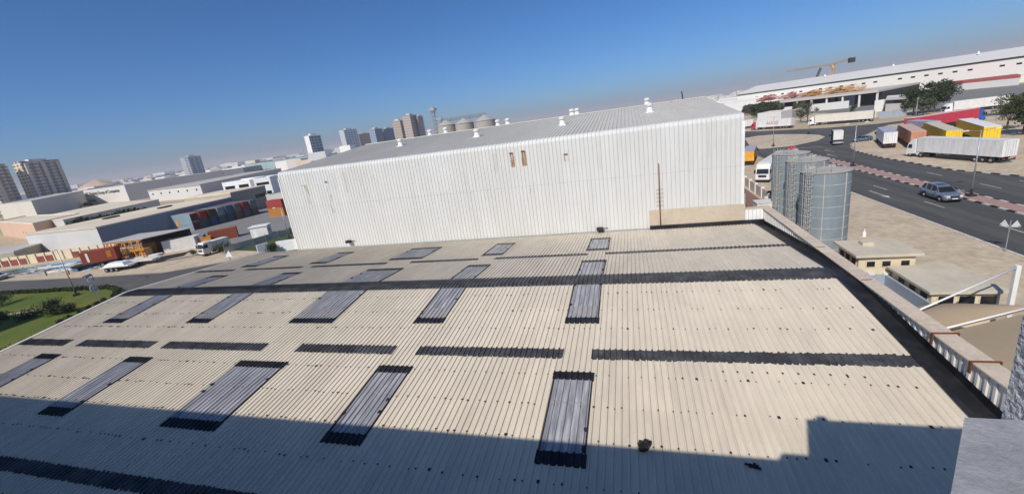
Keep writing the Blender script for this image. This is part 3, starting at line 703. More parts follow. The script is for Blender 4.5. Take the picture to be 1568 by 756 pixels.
# short railing and white dome by the sand behind the first hut
rl = thing('railing', 'brown railing standing on the sand right of the nearest silo', 'railing', (22.6,45.6,0))
mb = MB(); mb.beam((0,0,1.05),(2.2,.2,1.05),.05); mb.beam((0,0,.15),(2.2,.2,.15),.05); mb.build('rail', M['rust'], rl)
for k in range(9):
    mb = MB(); mb.beam((.27*k,.025*k,0),(.27*k,.025*k,1.05),.03); mb.build('baluster', M['rust'], rl)
mb = MB(); mb.cyl((0,0,0),(0,0,.75),.34,.3,12); mb.cyl((0,0,.75),(0,0,1.0),.3,.1,12); mb.cyl((0,0,1.0),(0,0,1.3),.08,.08,8); mb.cyl((0,0,1.3),(0,0,1.42),.12,.05,8)
o = tag(mb.build('water_filter', M['white'], smooth=False), 'white bottle-shaped vessel behind the cream hut by the railing', 'filter vessel'); o.location = (25.69, 55.19,0); o.scale = (.6,.6,.65)


# ------------------------------------------------------------------ vehicles
def wheel(parent, x, y, r, w, side):
    mb = MB(); mb.cyl((x,y,r),(x+side*w,y,r),r,r,18); t = mb.build('wheel', M['tyre'], parent)
    mb = MB(); mb.cyl((x+side*w*.6,y,r),(x+side*(w+.012),y,r),r*.56,r*.5,14); mb.cyl((x+side*w,y,r),(x+side*(w+.05),y,r),r*.2,r*.16,8); mb.build('rim', M['rim'], t)
def cab(t, y0, m, W=2.48, H=3.7, flat=False):
    """tractor cab, front face at y0, looking along +Y"""
    prof = [(y0,.55),(y0+.02,1.1),(y0-.04,1.75),(y0-.32,2.75),(y0-.62,3.05)] + ([(y0-2.1,3.08)] if flat else [(y0-1.1,H-.08),(y0-2.0,H)]) + [(y0-2.15,1.0),(y0-2.15,.75),(y0-.4,.55)]
    mb = MB(); mb.extrude_x(prof, -W/2, W/2); mb.build('cab', m, t, bevel=.06)
    mb = MB(); mb.quad((-W/2+.16,y0-.03,1.82),(W/2-.16,y0-.03,1.82),(W/2-.22,y0-.29,2.7),(-W/2+.22,y0-.29,2.7)); mb.add([(-W/2+.16,y0+.0,1.80),(W/2-.16,y0+.0,1.80),(W/2-.16,y0-.03,1.82),(-W/2+.16,y0-.03,1.82)],[(0,1,2,3)])
    o = mb.build('windscreen', M['glass_dark'], t); o.location = (0,.022,.012)
    for s in (-1, 1):
        x = s*(W/2+.008)
        mb = MB(); mb.add([(x,y0-.30,1.8),(x,y0-1.25,1.8),(x,y0-1.25,2.6),(x,y0-.56,2.6)],[(0,1,2,3)]); mb.build('side_window', M['glass_dark'], t)
        mb = MB(); mb.box(min(x,x+s*.28),max(x,x+s*.28),y0-.18,y0-.05,1.9,2.55); mb.build('mirror', M['black'], t)
        mb = MB(); mb.box(s*.8-.22,s*.8+.22,y0+.01,y0+.045,.75,.98); mb.build('headlight', M['lamp_clear'], t)
    mb = MB(); mb.box(-.72,.72,y0-.01,y0+.035,1.08,1.55); mb.build('grille', M['chassis'], t)
    mb = MB(); mb.box(-W/2,W/2,y0-.35,y0+.06,.38,.62); mb.build('bumper', M['chassis'] if m is not M['white'] else M['white_dirty'], t)
    for s in (-1, 1): wheel(t, s*(W/2-.33), y0-.95, .52, .31, s)
def trailer(t, y1, y2, m, mtop=None, W=2.52, H=4.0, zb=1.15, mrear=None, ribs_=True, axles=3, drive=True):
    """box trailer from y1 (front) back to y2"""
    mb = MB(); mb.box(-W/2,W/2,y2+.03,y1,zb,H-.04); mb.build('trailer_box', m, t, bevel=.03)
    mb = MB(); mb.box(-W/2-.012,W/2+.012,y2+.02,y1+.012,H-.075,H); mb.build('trailer_roof', mtop or M['white_dirty'], t)
    mb = MB(); mb.box(-W/2+.05,W/2-.05,y2,y2+.027,zb+.05,H-.09); d = mb.build('rear_door', mrear or m, t)
    mb = MB(); mb.box(-.012,.012,y2-.012,y2-.001,zb+.05,H-.1)
    for x in (-.75,-.35,.35,.75): mb.cyl((x,y2-.03,zb+.08),(x,y2-.03,H-.12),.022,n=6)
    mb.build('door_bar', M['steel'], d)
    mb = MB(); mb.box(-.5,.5,y2+.3,y1-.6,zb-.24,zb-.005); mb.box(-W/2+.1,W/2-.1,y2+.02,y2+.22,.5,.72); mb.box(-W/2+.02,-W/2+.07,y2+4.2,y1-4.5,.5,.95); mb.box(W/2-.07,W/2-.02,y2+4.2,y1-4.5,.5,.95)
    for x in (-.7,.7): mb.box(x-.06,x+.06,y1-3.6,y1-3.45,.12,zb-.24)
    mb.build('chassis', M['chassis'], t)
    for s in (-1, 1):
        mb = MB(); mb.box(s*(W/2-.32)-.22,s*(W/2-.32)+.22,y2-.012,y2+.015,.78,.95); mb.build('tail_light', M['lamp_red'], t)
        for k in range(axles): wheel(t, s*(W/2-.34), y2+1.7+1.31*k, .5, .32, s)
        if drive: wheel(t, s*(W/2-.34), y1-1.0, .52, .32, s)
def semi(label, front, rear, mcab, mbox, mtop=None, L=None, H=4.0, group=None, mrear=None, nocab=False, name='semi_truck'):
    L = L or (Vector((*front,0))-Vector((*rear,0))).length
    t = thing(name, label, 'lorry' if name == 'semi_truck' else 'trailer', (*front, 0), heading(front, rear), group)
    if not nocab: cab(t, 0, mcab)
    trailer(t, -2.35 if not nocab else 0, -L, mbox, mtop, H=H, mrear=mrear, drive=not nocab)
    if not nocab:
        mb = MB(); mb.box(-1.2,-.75,-3.6,-2.3,.45,1.05); mb.box(.75,1.2,-3.6,-2.3,.45,1.05); mb.build('fuel_tank', M['white_dirty'], t)
        mb = MB(); mb.box(-.4,.4,-4.5,-2.1,.6,.95); mb.build('tractor_frame', M['chassis'], t)
        mb = MB(); mb.cyl((-.95,-2.26,1.0),(-.95,-2.26,3.75),.09,n=8); mb.build('exhaust_stack', M['chassis'], t)
    return t
def lot(o): o.location.z = 0.11; return o
# in the sand lot at right
lot(semi('long white semi-trailer lorry parked side-on behind the kerb of the sand lot', (57.95,109.1), (62.5,91.6), M['white'], M['truck_white'], M['white_dirty']))
t2 = thing('box_truck', 'white box lorry seen from behind at the left end of the parked lorries', 'lorry', (66.4,138.6,0.11), heading((66.4,138.6),(60.2,121.6)))
cab(t2, 0, M['white'], H=3.3); trailer(t2, -2.2, -17.0, M['truck_white'], M['lilac'], H=3.9, axles=2)
lot(semi('faded orange trailer lorry parked second in the row, behind the white box lorry', (71.0,138.6), (63.2,117.3), M['white'], M['salmon'], stain('faded_salmon_top',(0.62,0.42,0.34),(0.5,0.35,0.28),0.6,0.5,0.8)))
lot(semi('yellow trailer lorry with a dusty grey top beside the faded orange trailer', (75.6,136.8), (66.9,112.6), M['yellow'], M['yellow'], M['creamroof'], mrear=M['yellow']))
lot(semi('yellow trailer lorry with a white top, rightmost of the parked row', (82.2,136.2), (73.4,112.8), M['yellow'], M['yellow'], M['white'], mrear=M['yellow']))
lot(semi('red trailer lorry with a blue cab behind the parked row', (101.4,161.0), (78.6,151.2), M['blue'], M['red'], stain('pink_dusty_top',(0.75,0.5,0.5),(0.6,0.42,0.42),0.5,0.5,0.8), H=4.1))
lot(semi('plain grey-lilac trailer standing between the red trailer and the yellow ones', (78.1,148.3), (77.7,138.2), None, M['lilac'], M['lilac'], nocab=True, H=3.7, name='trailer'))
semi('cream white trailer lorry on the far side near the trees, behind the red trailer', (113.0,197.5), (130.5,196.2), M['white'], M['white_dirty'], M['white'], H=4.2)
semi('cream curtain-sided lorry with a white cab along the far sand strip', (75.9,214.5), (93.4,201.6), M['white'], stain('cream_curtain',(0.72,0.68,0.58),(0.62,0.58,0.5),0.5,0.3,0.7), M['white'], H=4.2)
ag = semi('white trailer lorry with red letters and a red cab on the far sand strip', (56.9,226.6), (69.2,213.4), M['red'], M['truck_white'], M['white'], H=4.3)
text_mesh('lettering', 'AGGD', 1.9, M['red'], ag, (-1.285,-10.0,2.75), (R(90),0,R(-90)))
semi('white trailer lorry half hidden by the corner of the tall white warehouse', (46.0,236.5), (60.0,240.5), M['white'], M['truck_white'], M['white'], H=4.2)
# lorries near the silos
t12 = thing('box_truck', 'orange-yellow box lorry showing its rear beside the tall warehouse corner', 'lorry', (33.0,131.5,0), heading((33.0,131.5),(28.4,116.6)))
cab(t12, 0, M['white'], H=3.2); trailer(t12, -2.2, -15.0, mat('amber_box',(0.75,0.36,0.02),0.5), M['lilac'], H=3.6, axles=2)
semi('white lorry with its cab facing the camera, parked left of the silos', (25.3,93.2), (34.0,110.0), M['white_dirty'], M['white_dirty'], M['white_dirty'], H=3.8)
# small lorry turning on the junction
t11 = thing('tipper_lorry', 'small cream tank lorry seen from behind on the junction', 'lorry', (58.6,146.0,0.02), heading((58.6,146.0),(56.6,139.3)))
cab(t11, 0, M['white_dirty'], H=3.0, flat=True)
mb = MB(); mb.box(-1.15,1.15,-6.9,-2.4,1.2,3.9); mb.build('load_body', M['white_dirty'], t11, bevel=.08)
mb = MB()
for s in (-1,1): mb.box(s*1.22-.07,s*1.22+.07,-7.0,-2.4,1.3,3.95)
mb.box(-1.25,1.25,-7.05,-6.92,.9,1.5); mb.box(-.5,.5,-6.9,-2.0,.7,1.2); mb.build('body_frame', M['chassis'], t11)
mb = MB(); mb.box(-1.15,1.15,-7.3,-7.0,.5,.95); mb.build('rear_bumper', M['lilac'], t11)
for s in (-1,1):
    wheel(t11, s*.85, -5.6, .48, .34, s)
    mb = MB(); mb.box(s*.9-.16,s*.9+.16,-7.33,-7.3,.62,.82); mb.build('tail_light', M['lamp_red'], t11)

def car(label, front, rear, paint, L=4.75, W=1.88, H=1.7, z=0.02, name='suv', cat='car'):
    t = thing(name, label, cat, (*front, z), heading(front, rear))
    # sections: y, half width at sill, half width at belt, zbottom, zbelt
    sec = [(0.0,.62,.60,.42,.62),(-.10,.80,.78,.30,.80),(-.35,.90,.87,.24,.93),(-.9,.94,.91,.22,1.02),(-1.35,.94,.92,.22,1.08),(-2.4,.94,.93,.22,1.10),(-3.6,.94,.93,.22,1.12),(-4.3,.93,.91,.26,1.13),(-4.64,.90,.87,.34,1.10),(-4.75,.80,.78,.44,.98)]
    k = L/4.75; mb = MB(); rings = []
    for y, w0, w1, z0, z1 in sec:
        zm = z0+(z1-z0)*.55
        rings.append([(-w0*.92,y*k,z0),(w0*.92,y*k,z0),(w0,y*k,z0+.12),(w0*1.01,y*k,zm),(w1,y*k,z1-.05),(w1*.86,y*k,z1),(-w1*.86,y*k,z1),(-w1,y*k,z1-.05),(-w0*1.01,y*k,zm),(-w0,y*k,z0+.12)])
    n = 10
    for r in rings: mb.v += r
    for j in range(len(rings)-1):
        for i in range(n):
            a, b = j*n+i, j*n+(i+1)%n; mb.f.append([a,a+n,b+n,b]); mb.m.append(0)
    mb.f.append(list(range(n))); mb.m.append(0); mb.f.append(list(range((len(rings)-1)*n, len(rings)*n))[::-1]); mb.m.append(0)
    mb.build('body', paint, t, smooth=True, bevel=0.0)
    # greenhouse: dark glass volume with painted roof and pillars
    g = [(-1.30,.80,.80,1.06,1.07),(-1.95,.82,.68,1.06,1.58),(-2.5,.83,.68,1.08,H-.03),(-3.4,.83,.68,1.08,H-.03),(-4.2,.82,.66,1.08,H-.10),(-4.66,.78,.72,1.04,1.14)]
    mb = MB(); rings = []
    for y, w0, w1, z0, z1 in g: rings.append([(-w0,y*k,z0),(w0,y*k,z0),(w1,y*k,z1),(-w1,y*k,z1)])
    for r in rings: mb.v += r
    for j in range(len(rings)-1):
        for i in range(4):
            a, b = j*4+i, j*4+(i+1)%4; mb.f.append([a,a+4,b+4,b]); mb.m.append(0)
    mb.build('window_glass', M['glass_dark'], t)
    mb = MB()
    for ya, yb, wa, wb, za, zb_ in ((-1.98,-2.5,.66,.67,1.60,H-.01),(-2.5,-3.4,.67,.66,H-.01,H-.02),(-3.4,-4.25,.67,.65,H-.01,H-.085)):
        mb.add([(-wa,ya*k,za),(wa,ya*k,za),(wb,yb*k,zb_),(-wb,yb*k,zb_),(-wa,ya*k,za-.05),(wa,ya*k,za-.05),(wb,yb*k,zb_-.05),(-wb,yb*k,zb_-.05)],[(3,2,1,0),(0,1,5,4),(1,2,6,5),(2,3,7,6),(3,0,4,7)])
    rf = mb.build('roof', paint, t)
    mb = MB(); mb.quad((-.42,-2.35*k,H-.004),(.42,-2.35*k,H-.004),(.42,-3.1*k,H-.002),(-.42,-3.1*k,H-.002)); mb.build('sunroof', M['glass_dark'], rf)
    for s in (-1,1):
        for p, q, w_, h_ in (((s*.82,-1.32*k,1.08),(s*.675,-1.98*k,1.6),.07,.06),((s*.845,-2.75*k,1.09),(s*.69,-2.75*k,H-.05),.07,.05),
                             ((s*.83,-3.7*k,1.09),(s*.675,-3.75*k,H-.06),.14,.06),((s*.80,-4.6*k,1.06),(s*.665,-4.22*k,H-.11),.16,.07)):
            mb = MB(); mb.beam(p, q, w_, h_); mb.build('pillar', paint, t)
    for s in (-1,1):
        for y in (-.92*k,-3.72*k):
            wheel(t, s*.72, y, .37, .23, s)
            mb = MB(); pts = [(s*.952,y+.46*math.cos(a),.37+.46*math.sin(a)) for a in [math.pi*i/10 for i in range(11)]]
            for p, q in zip(pts[:-1],pts[1:]): mb.beam(p,q,.05,.05)
            mb.build('wheel_arch', M['black'], t)
        mb = MB(); mb.box(min(s*.93,s*1.10),max(s*.93,s*1.10),-1.62*k,-1.48*k,1.08,1.24); mb.build('mirror', paint, t)
        mb = MB(); mb.add([(s*.42,-.02,.70),(s*.80,-.10,.68),(s*.86,-.34,.84),(s*.50,-.12,.84)],[(0,1,2,3)] if s>0 else [(3,2,1,0)]); o = mb.build('headlight', M['lamp_clear'], t); o.location=(0,.03,.03)
        mb = MB(); mb.box(s*.93-.02,s*.93+.02,-3.3*k,-1.4*k,.26,.36); mb.build('sill', M['black'], t)
    mb = MB(); mb.box(-.40,.40,-.06,.02,.60,.82); mb.build('grille', M['black'], t)
    mb = MB(); mb.box(-.6,.6,-.05,.012,.34,.46); mb.build('lower_intake', M['black'], t)
    mb = MB(); mb.box(-.26,.26,.015,.035,.48,.59); mb.build('number_plate', M['white'], t)
    return t
suv = car('silver-blue SUV driving along the near carriageway beside the pink median', (41.25,67.6), (41.4,72.35), M['carpaint'], L=4.75, W=1.9, H=1.80); suv.scale = (1.14,1.2,1.12)
car('grey-blue saloon car beside the small tank lorry on the junction', (61.0,141.5), (66.0,142.3), mat('dull_blue_car',(0.16,0.2,0.26),0.3,0.3), H=1.5, name='parked_car')

# ------------------------------------------------------------------ street lamps and signs
def lamp(label, x, y, h, arms, rot=0):
    t = thing('street_lamp', label, 'street lamp', (x,y,0.14), rot, 'tall street lamps')
    mb = MB(); mb.cyl((0,0,0),(0,0,h),.105,.06,10); mb.build('pole', M['steel'], t, smooth=True)
    mb = MB(); mb.box(-.42,.42,-.42,.42,0,.3); mb.cyl((0,0,.3),(0,0,1.0),.16,.14,10); mb.build('base', M['chassis'], t)
    for s in arms:
        mb = MB(); mb.cyl((0,0,h-.03),(s*1.5,0,h+.12),.04,.035,6); a = mb.build('arm', M['steel'], t)
        mb = MB(); mb.box(min(s*1.35,s*2.05),max(s*1.35,s*2.05),-.16,.16,h+.07,h+.2); mb.build('lamp_head', M['white_dirty'], a)
    return t
lamp('double-armed street lamp on the pink median beside the silver-blue SUV', 44.6, 70.3, 8.8, (-1,1), R(0))
lamp('double-armed street lamp on the median end beyond the silos', 44.6, 102.4, 8.6, (-1,1), R(0))
lamp('street lamp on the sandy traffic island', 44.3, 152.5, 9.0, (-1,1), R(0))
lamp('street lamp in front of the curtain-sided lorry on the far sand strip', 63.2, 178.5, 8.8, (1,), R(20))
lamp('street lamp standing alone left of the sand lot lorries by the far wall', 86.5, 163.0, 8.5, (1,), R(60))
lamp('street lamp at the edge of the lawn at left', -91.8, 43.6, 8.2, (1,), R(-30))
sg = thing('warning_sign', 'grey pole with two triangular plates standing on the sand by the road', 'road sign', (34.0,48.4,0), R(-36))
mb = MB(); mb.cyl((0,0,0),(0,0,3.1),.045,n=8); mb.build('pole', M['steel'], sg)
for s, a in ((-1,R(-14)),(1,R(14))):
    mb = MB(); mb.add([(-.36,-.012,0),(.36,-.012,0),(0,-.012,.66),(-.36,.012,0),(.36,.012,0),(0,.012,.66)],[(0,1,2),(5,4,3),(0,3,4,1),(1,4,5,2),(2,5,3,0)])
    o = mb.build('sign_plate', mat('sign_back',(0.62,0.64,0.66),0.4,0.2,var=.06), sg); o.location=(s*.37,-.05,2.5); o.rotation_euler=(0,0,a)
mb = MB(); mb.box(-.8,.8,-.03,.0,2.55,2.6); mb.build('sign_bracket', M['chassis'], sg)
sg = thing('road_sign', 'round white sign with a black turn arrow under a white plate on the lawn', 'road sign', (-80.9,40.6,0.12), R(-62))
for x in (-.3,.3):
    mb = MB(); mb.cyl((x,0,0),(x,0,3.0),.05,n=8); mb.build('post', M['steel'], sg)
mb = MB(); mb.cyl((-.75,.02,0),(-.75,.02,4.3),.05,n=8); mb.build('post', M['steel'], sg)
mb = MB(); mb.cyl((0,-.06,2.35),(0,-.03,2.35),.62,n=24); dsc = mb.build('sign_disc', M['white'], sg)
mb = MB()
pts = [(-.30+0,-.07,2.15),(-.12,-.07,2.5),(.05,-.07,2.62),(.22,-.07,2.5),(.24,-.07,2.15)]
for p, q in zip(pts[1:-1], pts[2:]): mb.beam(p, q, .03, .13)
mb.add([(-.34,-.075,2.46),(.02,-.075,2.44),(-.2,-.075,2.78)],[(0,1,2)]); mb.build('arrow_symbol', M['black'], dsc)
mb = MB(); mb.box(-.75,.35,-.05,-.02,3.45,4.0); mb.build('sign_plate', M['white'], sg)
mb = MB(); mb.box(-.9,.5,-.05,-.02,4.2,4.42); mb.box(-.6,1.1,.0,.03,4.46,4.62); mb.build('street_name_blade', M['blue'], sg)
sg = thing('road_sign', 'white triangular plate low beside the road above the warehouse eave', 'road sign', (-69.6,54.6,0))
mb = MB(); mb.cyl((0,0,0),(0,0,3.0),.06,n=8); mb.build('post', M['steel'], sg)
mb = MB(); mb.add([(-.8,-.05,2.2),(.8,-.05,2.2),(.3,-.05,3.4),(-.8,-.02,2.2),(.8,-.02,2.2),(.3,-.02,3.4)],[(0,1,2),(5,4,3),(0,3,4,1),(1,4,5,2),(2,5,3,0)]); mb.build('sign_plate', M['white'], sg)


# ------------------------------------------------------------------ vegetation
def leaves(mb, clumps, n, size, flat=1.0):
    for (cx, cy, cz), r in clumps:
        for k in range(n):
            d = Vector((random.gauss(0,1), random.gauss(0,1), random.gauss(0,1)*flat)).normalized()*r*(random.random()**.45)
            p = Vector((cx,cy,cz))+Vector((d.x,d.y,d.z*.85))
            s = size*random.uniform(.6,1.3)
            a = Vector((random.gauss(0,1),random.gauss(0,1),random.gauss(0,1))).normalized(); b = a.orthogonal().normalized()
            c = a.cross(b)
            mb.add([p-b*s*.5, p+c*s*.42, p+b*s*.5, p-c*s*.42], [(0,1,2,3)])
def tree_parts(t, h, r, clumps, n, size, m, trunk_h=.35):
    mb = MB(); mb.cyl((0,0,0),(.1,.05,h*trunk_h),.16+h*.012,.10+h*.008,8)
    cl = []
    for k in range(clumps):
        a = random.uniform(0,6.28); rr = r*math.sqrt(random.random())*.85; z = h*(trunk_h+.08)+ (h*(1-trunk_h-.1))*random.random()
        taper = 1-.55*abs((z/h-.62)/.4)**2
        cl.append(((rr*math.cos(a)*taper, rr*math.sin(a)*taper, z), r*random.uniform(.22,.40)))
    for (x,y,z), _ in cl[:7]: mb.cyl((.1,.05,h*trunk_h*.9),(x*.8,y*.8,z*.95),.09,.03,5)
    mb.build('trunk', M['bark'], t)
    mb = MB(); leaves(mb, cl, n, size); mb.build('crown', m, t)
def tree(label, x, y, h, r, clumps=16, n=55, size=.42, m=None, z=0.0, group=None, name='tree', trunk_h=.3):
    t = thing(name, label, 'tree', (x,y,z), 0, group); tree_parts(t, h, r, clumps, n, size, m or M['leaf_dark'], trunk_h); return t
tree('tall dark green tree behind the red trailer, right of a lower rounded one', *(117.36, 210.25), 11.8, 6.2, 44, 110, .6)
tree('rounded dark green tree left of the taller one behind the red trailer', *(110.08, 209.28), 9.4, 5.2, 36, 100, .55)
tree('grey-green bushy tree between the two dark trees and the red trailer', *(109.11, 201.47), 6.2, 3.8, 20, 80, .45, M['leaf_grey'])
tree('loose feathery grey-green tree near the blue cab', *(91.02, 135.62), 8.0, 4.2, 26, 90, .32, M['leaf_grey'])
tree('big mid-green tree cut by the right edge of the picture', *(86.22, 123.87), 9.0, 4.4, 40, 110, .4, M['leaf_hedge'])
tree('sparse grey-green tree left of the curtain-sided lorry', *(81.43, 232.48), 8.8, 4.6, 26, 60, .42, M['leaf_grey'])
tree('thin grey-green tree left of the sparse one on the far sand strip', *(83.15, 245.6), 5.6, 2.6, 12, 38, .42, M['leaf_grey'])
tree('small green tree in front of the blue-grey clad building', *(106.19, 246.79), 4.6, 2.4, 12, 50, .4, M['leaf_hedge'])
for k, (px, py, h, r) in enumerate([(92.5, 378.9, 7, 5.5), (85.2, 327.6, 8, 6), (91.2, 330.7, 8.5, 6), (97.3, 332.8, 8, 5.5), (103.3, 335.9, 7.5, 5), (109.4, 339.0, 6.5, 4.5), (105.2, 313.4, 6, 4.5)]):
    tree(('dark tree in the row behind the lettered lorry, %s' % ['at its left end','second from the left','third from the left, widest','fourth, in the middle','fifth, below the dark openings','sixth from the left','last on the right'][k]), px, py, h, r, 26, 85, .95, M['leaf_dark'] if k % 3 else M['leaf_grey'], group='trees in a row by the far lorries', trunk_h=.2)
# left lawn: round shrubs and a scalloped hedge
def shrub(label, x, y, r, h, m, group=None, n=150, size=.17, name='shrub', cl=9):
    t = thing(name, label, 'shrub', (x,y,.1), 0, group)
    c = [((random.uniform(-.5,.5)*r, random.uniform(-.5,.5)*r, h*random.uniform(.3,.75)), r*random.uniform(.4,.62)) for _ in range(cl)]
    mb = MB(); leaves(mb, c, n, size, .8); mb.build('foliage', m, t)
    mb = MB()
    for k in range(4): mb.cyl((0,0,0),(random.uniform(-.4,.4)*r,random.uniform(-.4,.4)*r,h*.6),.04,.02,5)
    mb.build('stem', M['bark'], t); return t
shrub('dark round shrub at the end of the shaded strip on the lawn', -87.2, 37.8, 1.9, 1.9, M['leaf_dark'])
shrub('pale green round shrub with the darker one behind it on the lawn', -83.2, 36.4, 1.35, 1.2, M['leaf_hedge'])
shrub('dark green round shrub right of the pale one on the lawn', -81.8, 37.0, 1.3, 1.4, M['leaf_dark'])
shrub('large dark shrub cut by the left edge of the picture', -104.6, 40.0, 2.4, 2.2, M['leaf_dark'])
hedge0 = None
hp = []
for k in range(34):
    t_ = k/33; hp.append((-128+38*t_, 44.4+1.75*t_ if t_ < 1 else 46.0))
for k in range(12):
    t_ = k/11; hp.append((-89.4+ 8.6*t_, 46.2-3.2*t_*t_))
for k in range(7): hp.append((-80.0+.66*k*1.0, 42.0-1.45*k))
for k, (x, y) in enumerate(hp):
    if hedge0 is None: hedge0 = shrub('low clipped bush of the scalloped hedge edging the lawn', x, y, .62, .8, M['leaf_hedge'], 'clipped bushes edging the lawn', 60, .16, 'hedge_bush', 7)
    else: dup(hedge0, (x+random.uniform(-.08,.08), y, .1), random.uniform(0,6))
hd = thing('hedge', 'continuous dark clipped hedge between the lawn and the warehouse eave', 'hedge', (-72,30,0.1))
mb = MB()
cl = [((1.2*math.sin(k*.05)-.10*k*.5+ (-3.0 if k>10 else -.3*k), -14+1.1*k, .5), .75) for k in range(26)]
cl = [((x0+(x1-x0)*u+random.uniform(-.2,.2), y0+(y1-y0)*u, .5), .8) for (x0,y0,x1,y1) in ((1.0,-12,.2,0),(.2,0,-3.0,8.6),(-3,8.6,-6.5,12.2)) for u in [i/13 for i in range(14)]]
leaves(mb, cl, 90, .2, .7); mb.build('foliage', M['leaf_dark'], hd)
mb = MB()
for (x,y,z), r in cl[::3]: mb.cyl((x,y,0),(x,y,.6),.04,.03,5)
mb.build('stem', M['bark'], hd)
shrub('bushy green shrub between the two white wall pieces beside the tall warehouse', *(-67.77, 62.24), 1.5, 2.3, M['leaf_dark'], None, 90, .22)
shrub('ragged green bush beside the white box truck by the left road', *(-84.18, 65.02), 2.1, 2.6, M['leaf_hedge'], None, 50, .25)
shrub('thin dry bush on the sand left of the white box truck', *(-92.49, 64.9), 1.0, 1.3, M['leaf_grey'], None, 40, .2)
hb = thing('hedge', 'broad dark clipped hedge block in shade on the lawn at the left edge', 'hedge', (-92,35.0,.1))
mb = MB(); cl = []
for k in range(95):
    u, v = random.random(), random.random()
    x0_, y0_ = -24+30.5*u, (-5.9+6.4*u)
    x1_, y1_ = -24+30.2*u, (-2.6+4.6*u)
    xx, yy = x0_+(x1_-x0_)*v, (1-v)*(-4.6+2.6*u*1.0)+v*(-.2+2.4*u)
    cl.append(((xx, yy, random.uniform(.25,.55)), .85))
leaves(mb, cl, 70, .24, .6); mb.build('foliage', mat('shaded_hedge_leaves', (0.018,0.026,0.014), 0.8, var=.4), hb)  # leaf colour darkened to deepen the shade on the lawn
mb = MB()
for (x,y,z), r in cl[::6]: mb.cyl((x,y,0),(x,y,.6),.05,.03,5)
mb.build('stem', M['bark'], hb)
# flat carport made up outside the frame, added to shade the lawn
added_carport = thing('carport', 'flat-roofed carport added unseen outside the left edge to shade the lawn', 'carport', (-120,28,0))
mb = MB(); mb.box(-60, 33.6, -2.6, 2.6, 4.9, 5.05); mb.build('roof', M['white_dirty'], added_carport)
for x in (-55,-35,-15,5,25):
    mb = MB(); mb.box(x-.1,x+.1,-.1,.1,0,4.9); mb.build('post', M['steel'], added_carport)

# ------------------------------------------------------------------ generic buildings
def facade(name, wall, glass, fh=3.3, bay=4.0, fz=.45, fb=.6, rough=.6):
    """repeated window rows: z gives the storeys, distance along the wall the bays"""
    if name in MATS: return MATS[name]
    m = bpy.data.materials.new(name); m.use_nodes = True
    n = m.node_tree.nodes; l = m.node_tree.links; b = n['Principled BSDF']; b.inputs['Roughness'].default_value = rough
    geo = n.new('ShaderNodeNewGeometry'); sep = n.new('ShaderNodeSeparateXYZ'); l.new(geo.outputs['Position'], sep.inputs[0])
    def mathn(op, a, v):
        q = n.new('ShaderNodeMath'); q.operation = op
        l.new(a, q.inputs[0]) if not isinstance(a, (int, float)) else None
        if isinstance(v, (int, float)): q.inputs[1].default_value = v
        else: l.new(v, q.inputs[1])
        return q.outputs[0]
    zf = mathn('LESS_THAN', mathn('FRACT', mathn('DIVIDE', sep.outputs[2], fh), 0), fz)
    along = mathn('ADD', sep.outputs[0], mathn('MULTIPLY', sep.outputs[1], 0.73))
    xf = mathn('LESS_THAN', mathn('FRACT', mathn('DIVIDE', along, bay), 0), fb)
    w = mathn('MULTIPLY', zf, xf)
    mx = n.new('ShaderNodeMix'); mx.data_type = 'RGBA'; mx.inputs[6].default_value = (*wall,1); mx.inputs[7].default_value = (*glass,1)
    l.new(w, mx.inputs[0]); l.new(mx.outputs[2], b.inputs['Base Color'])
    MATS[name] = m; return m
def ring(pts):
    """counter-clockwise"""
    a = sum(p[0]*q[1]-q[0]*p[1] for p, q in zip(pts, pts[1:]+pts[:1]))
    return pts if a > 0 else pts[::-1]
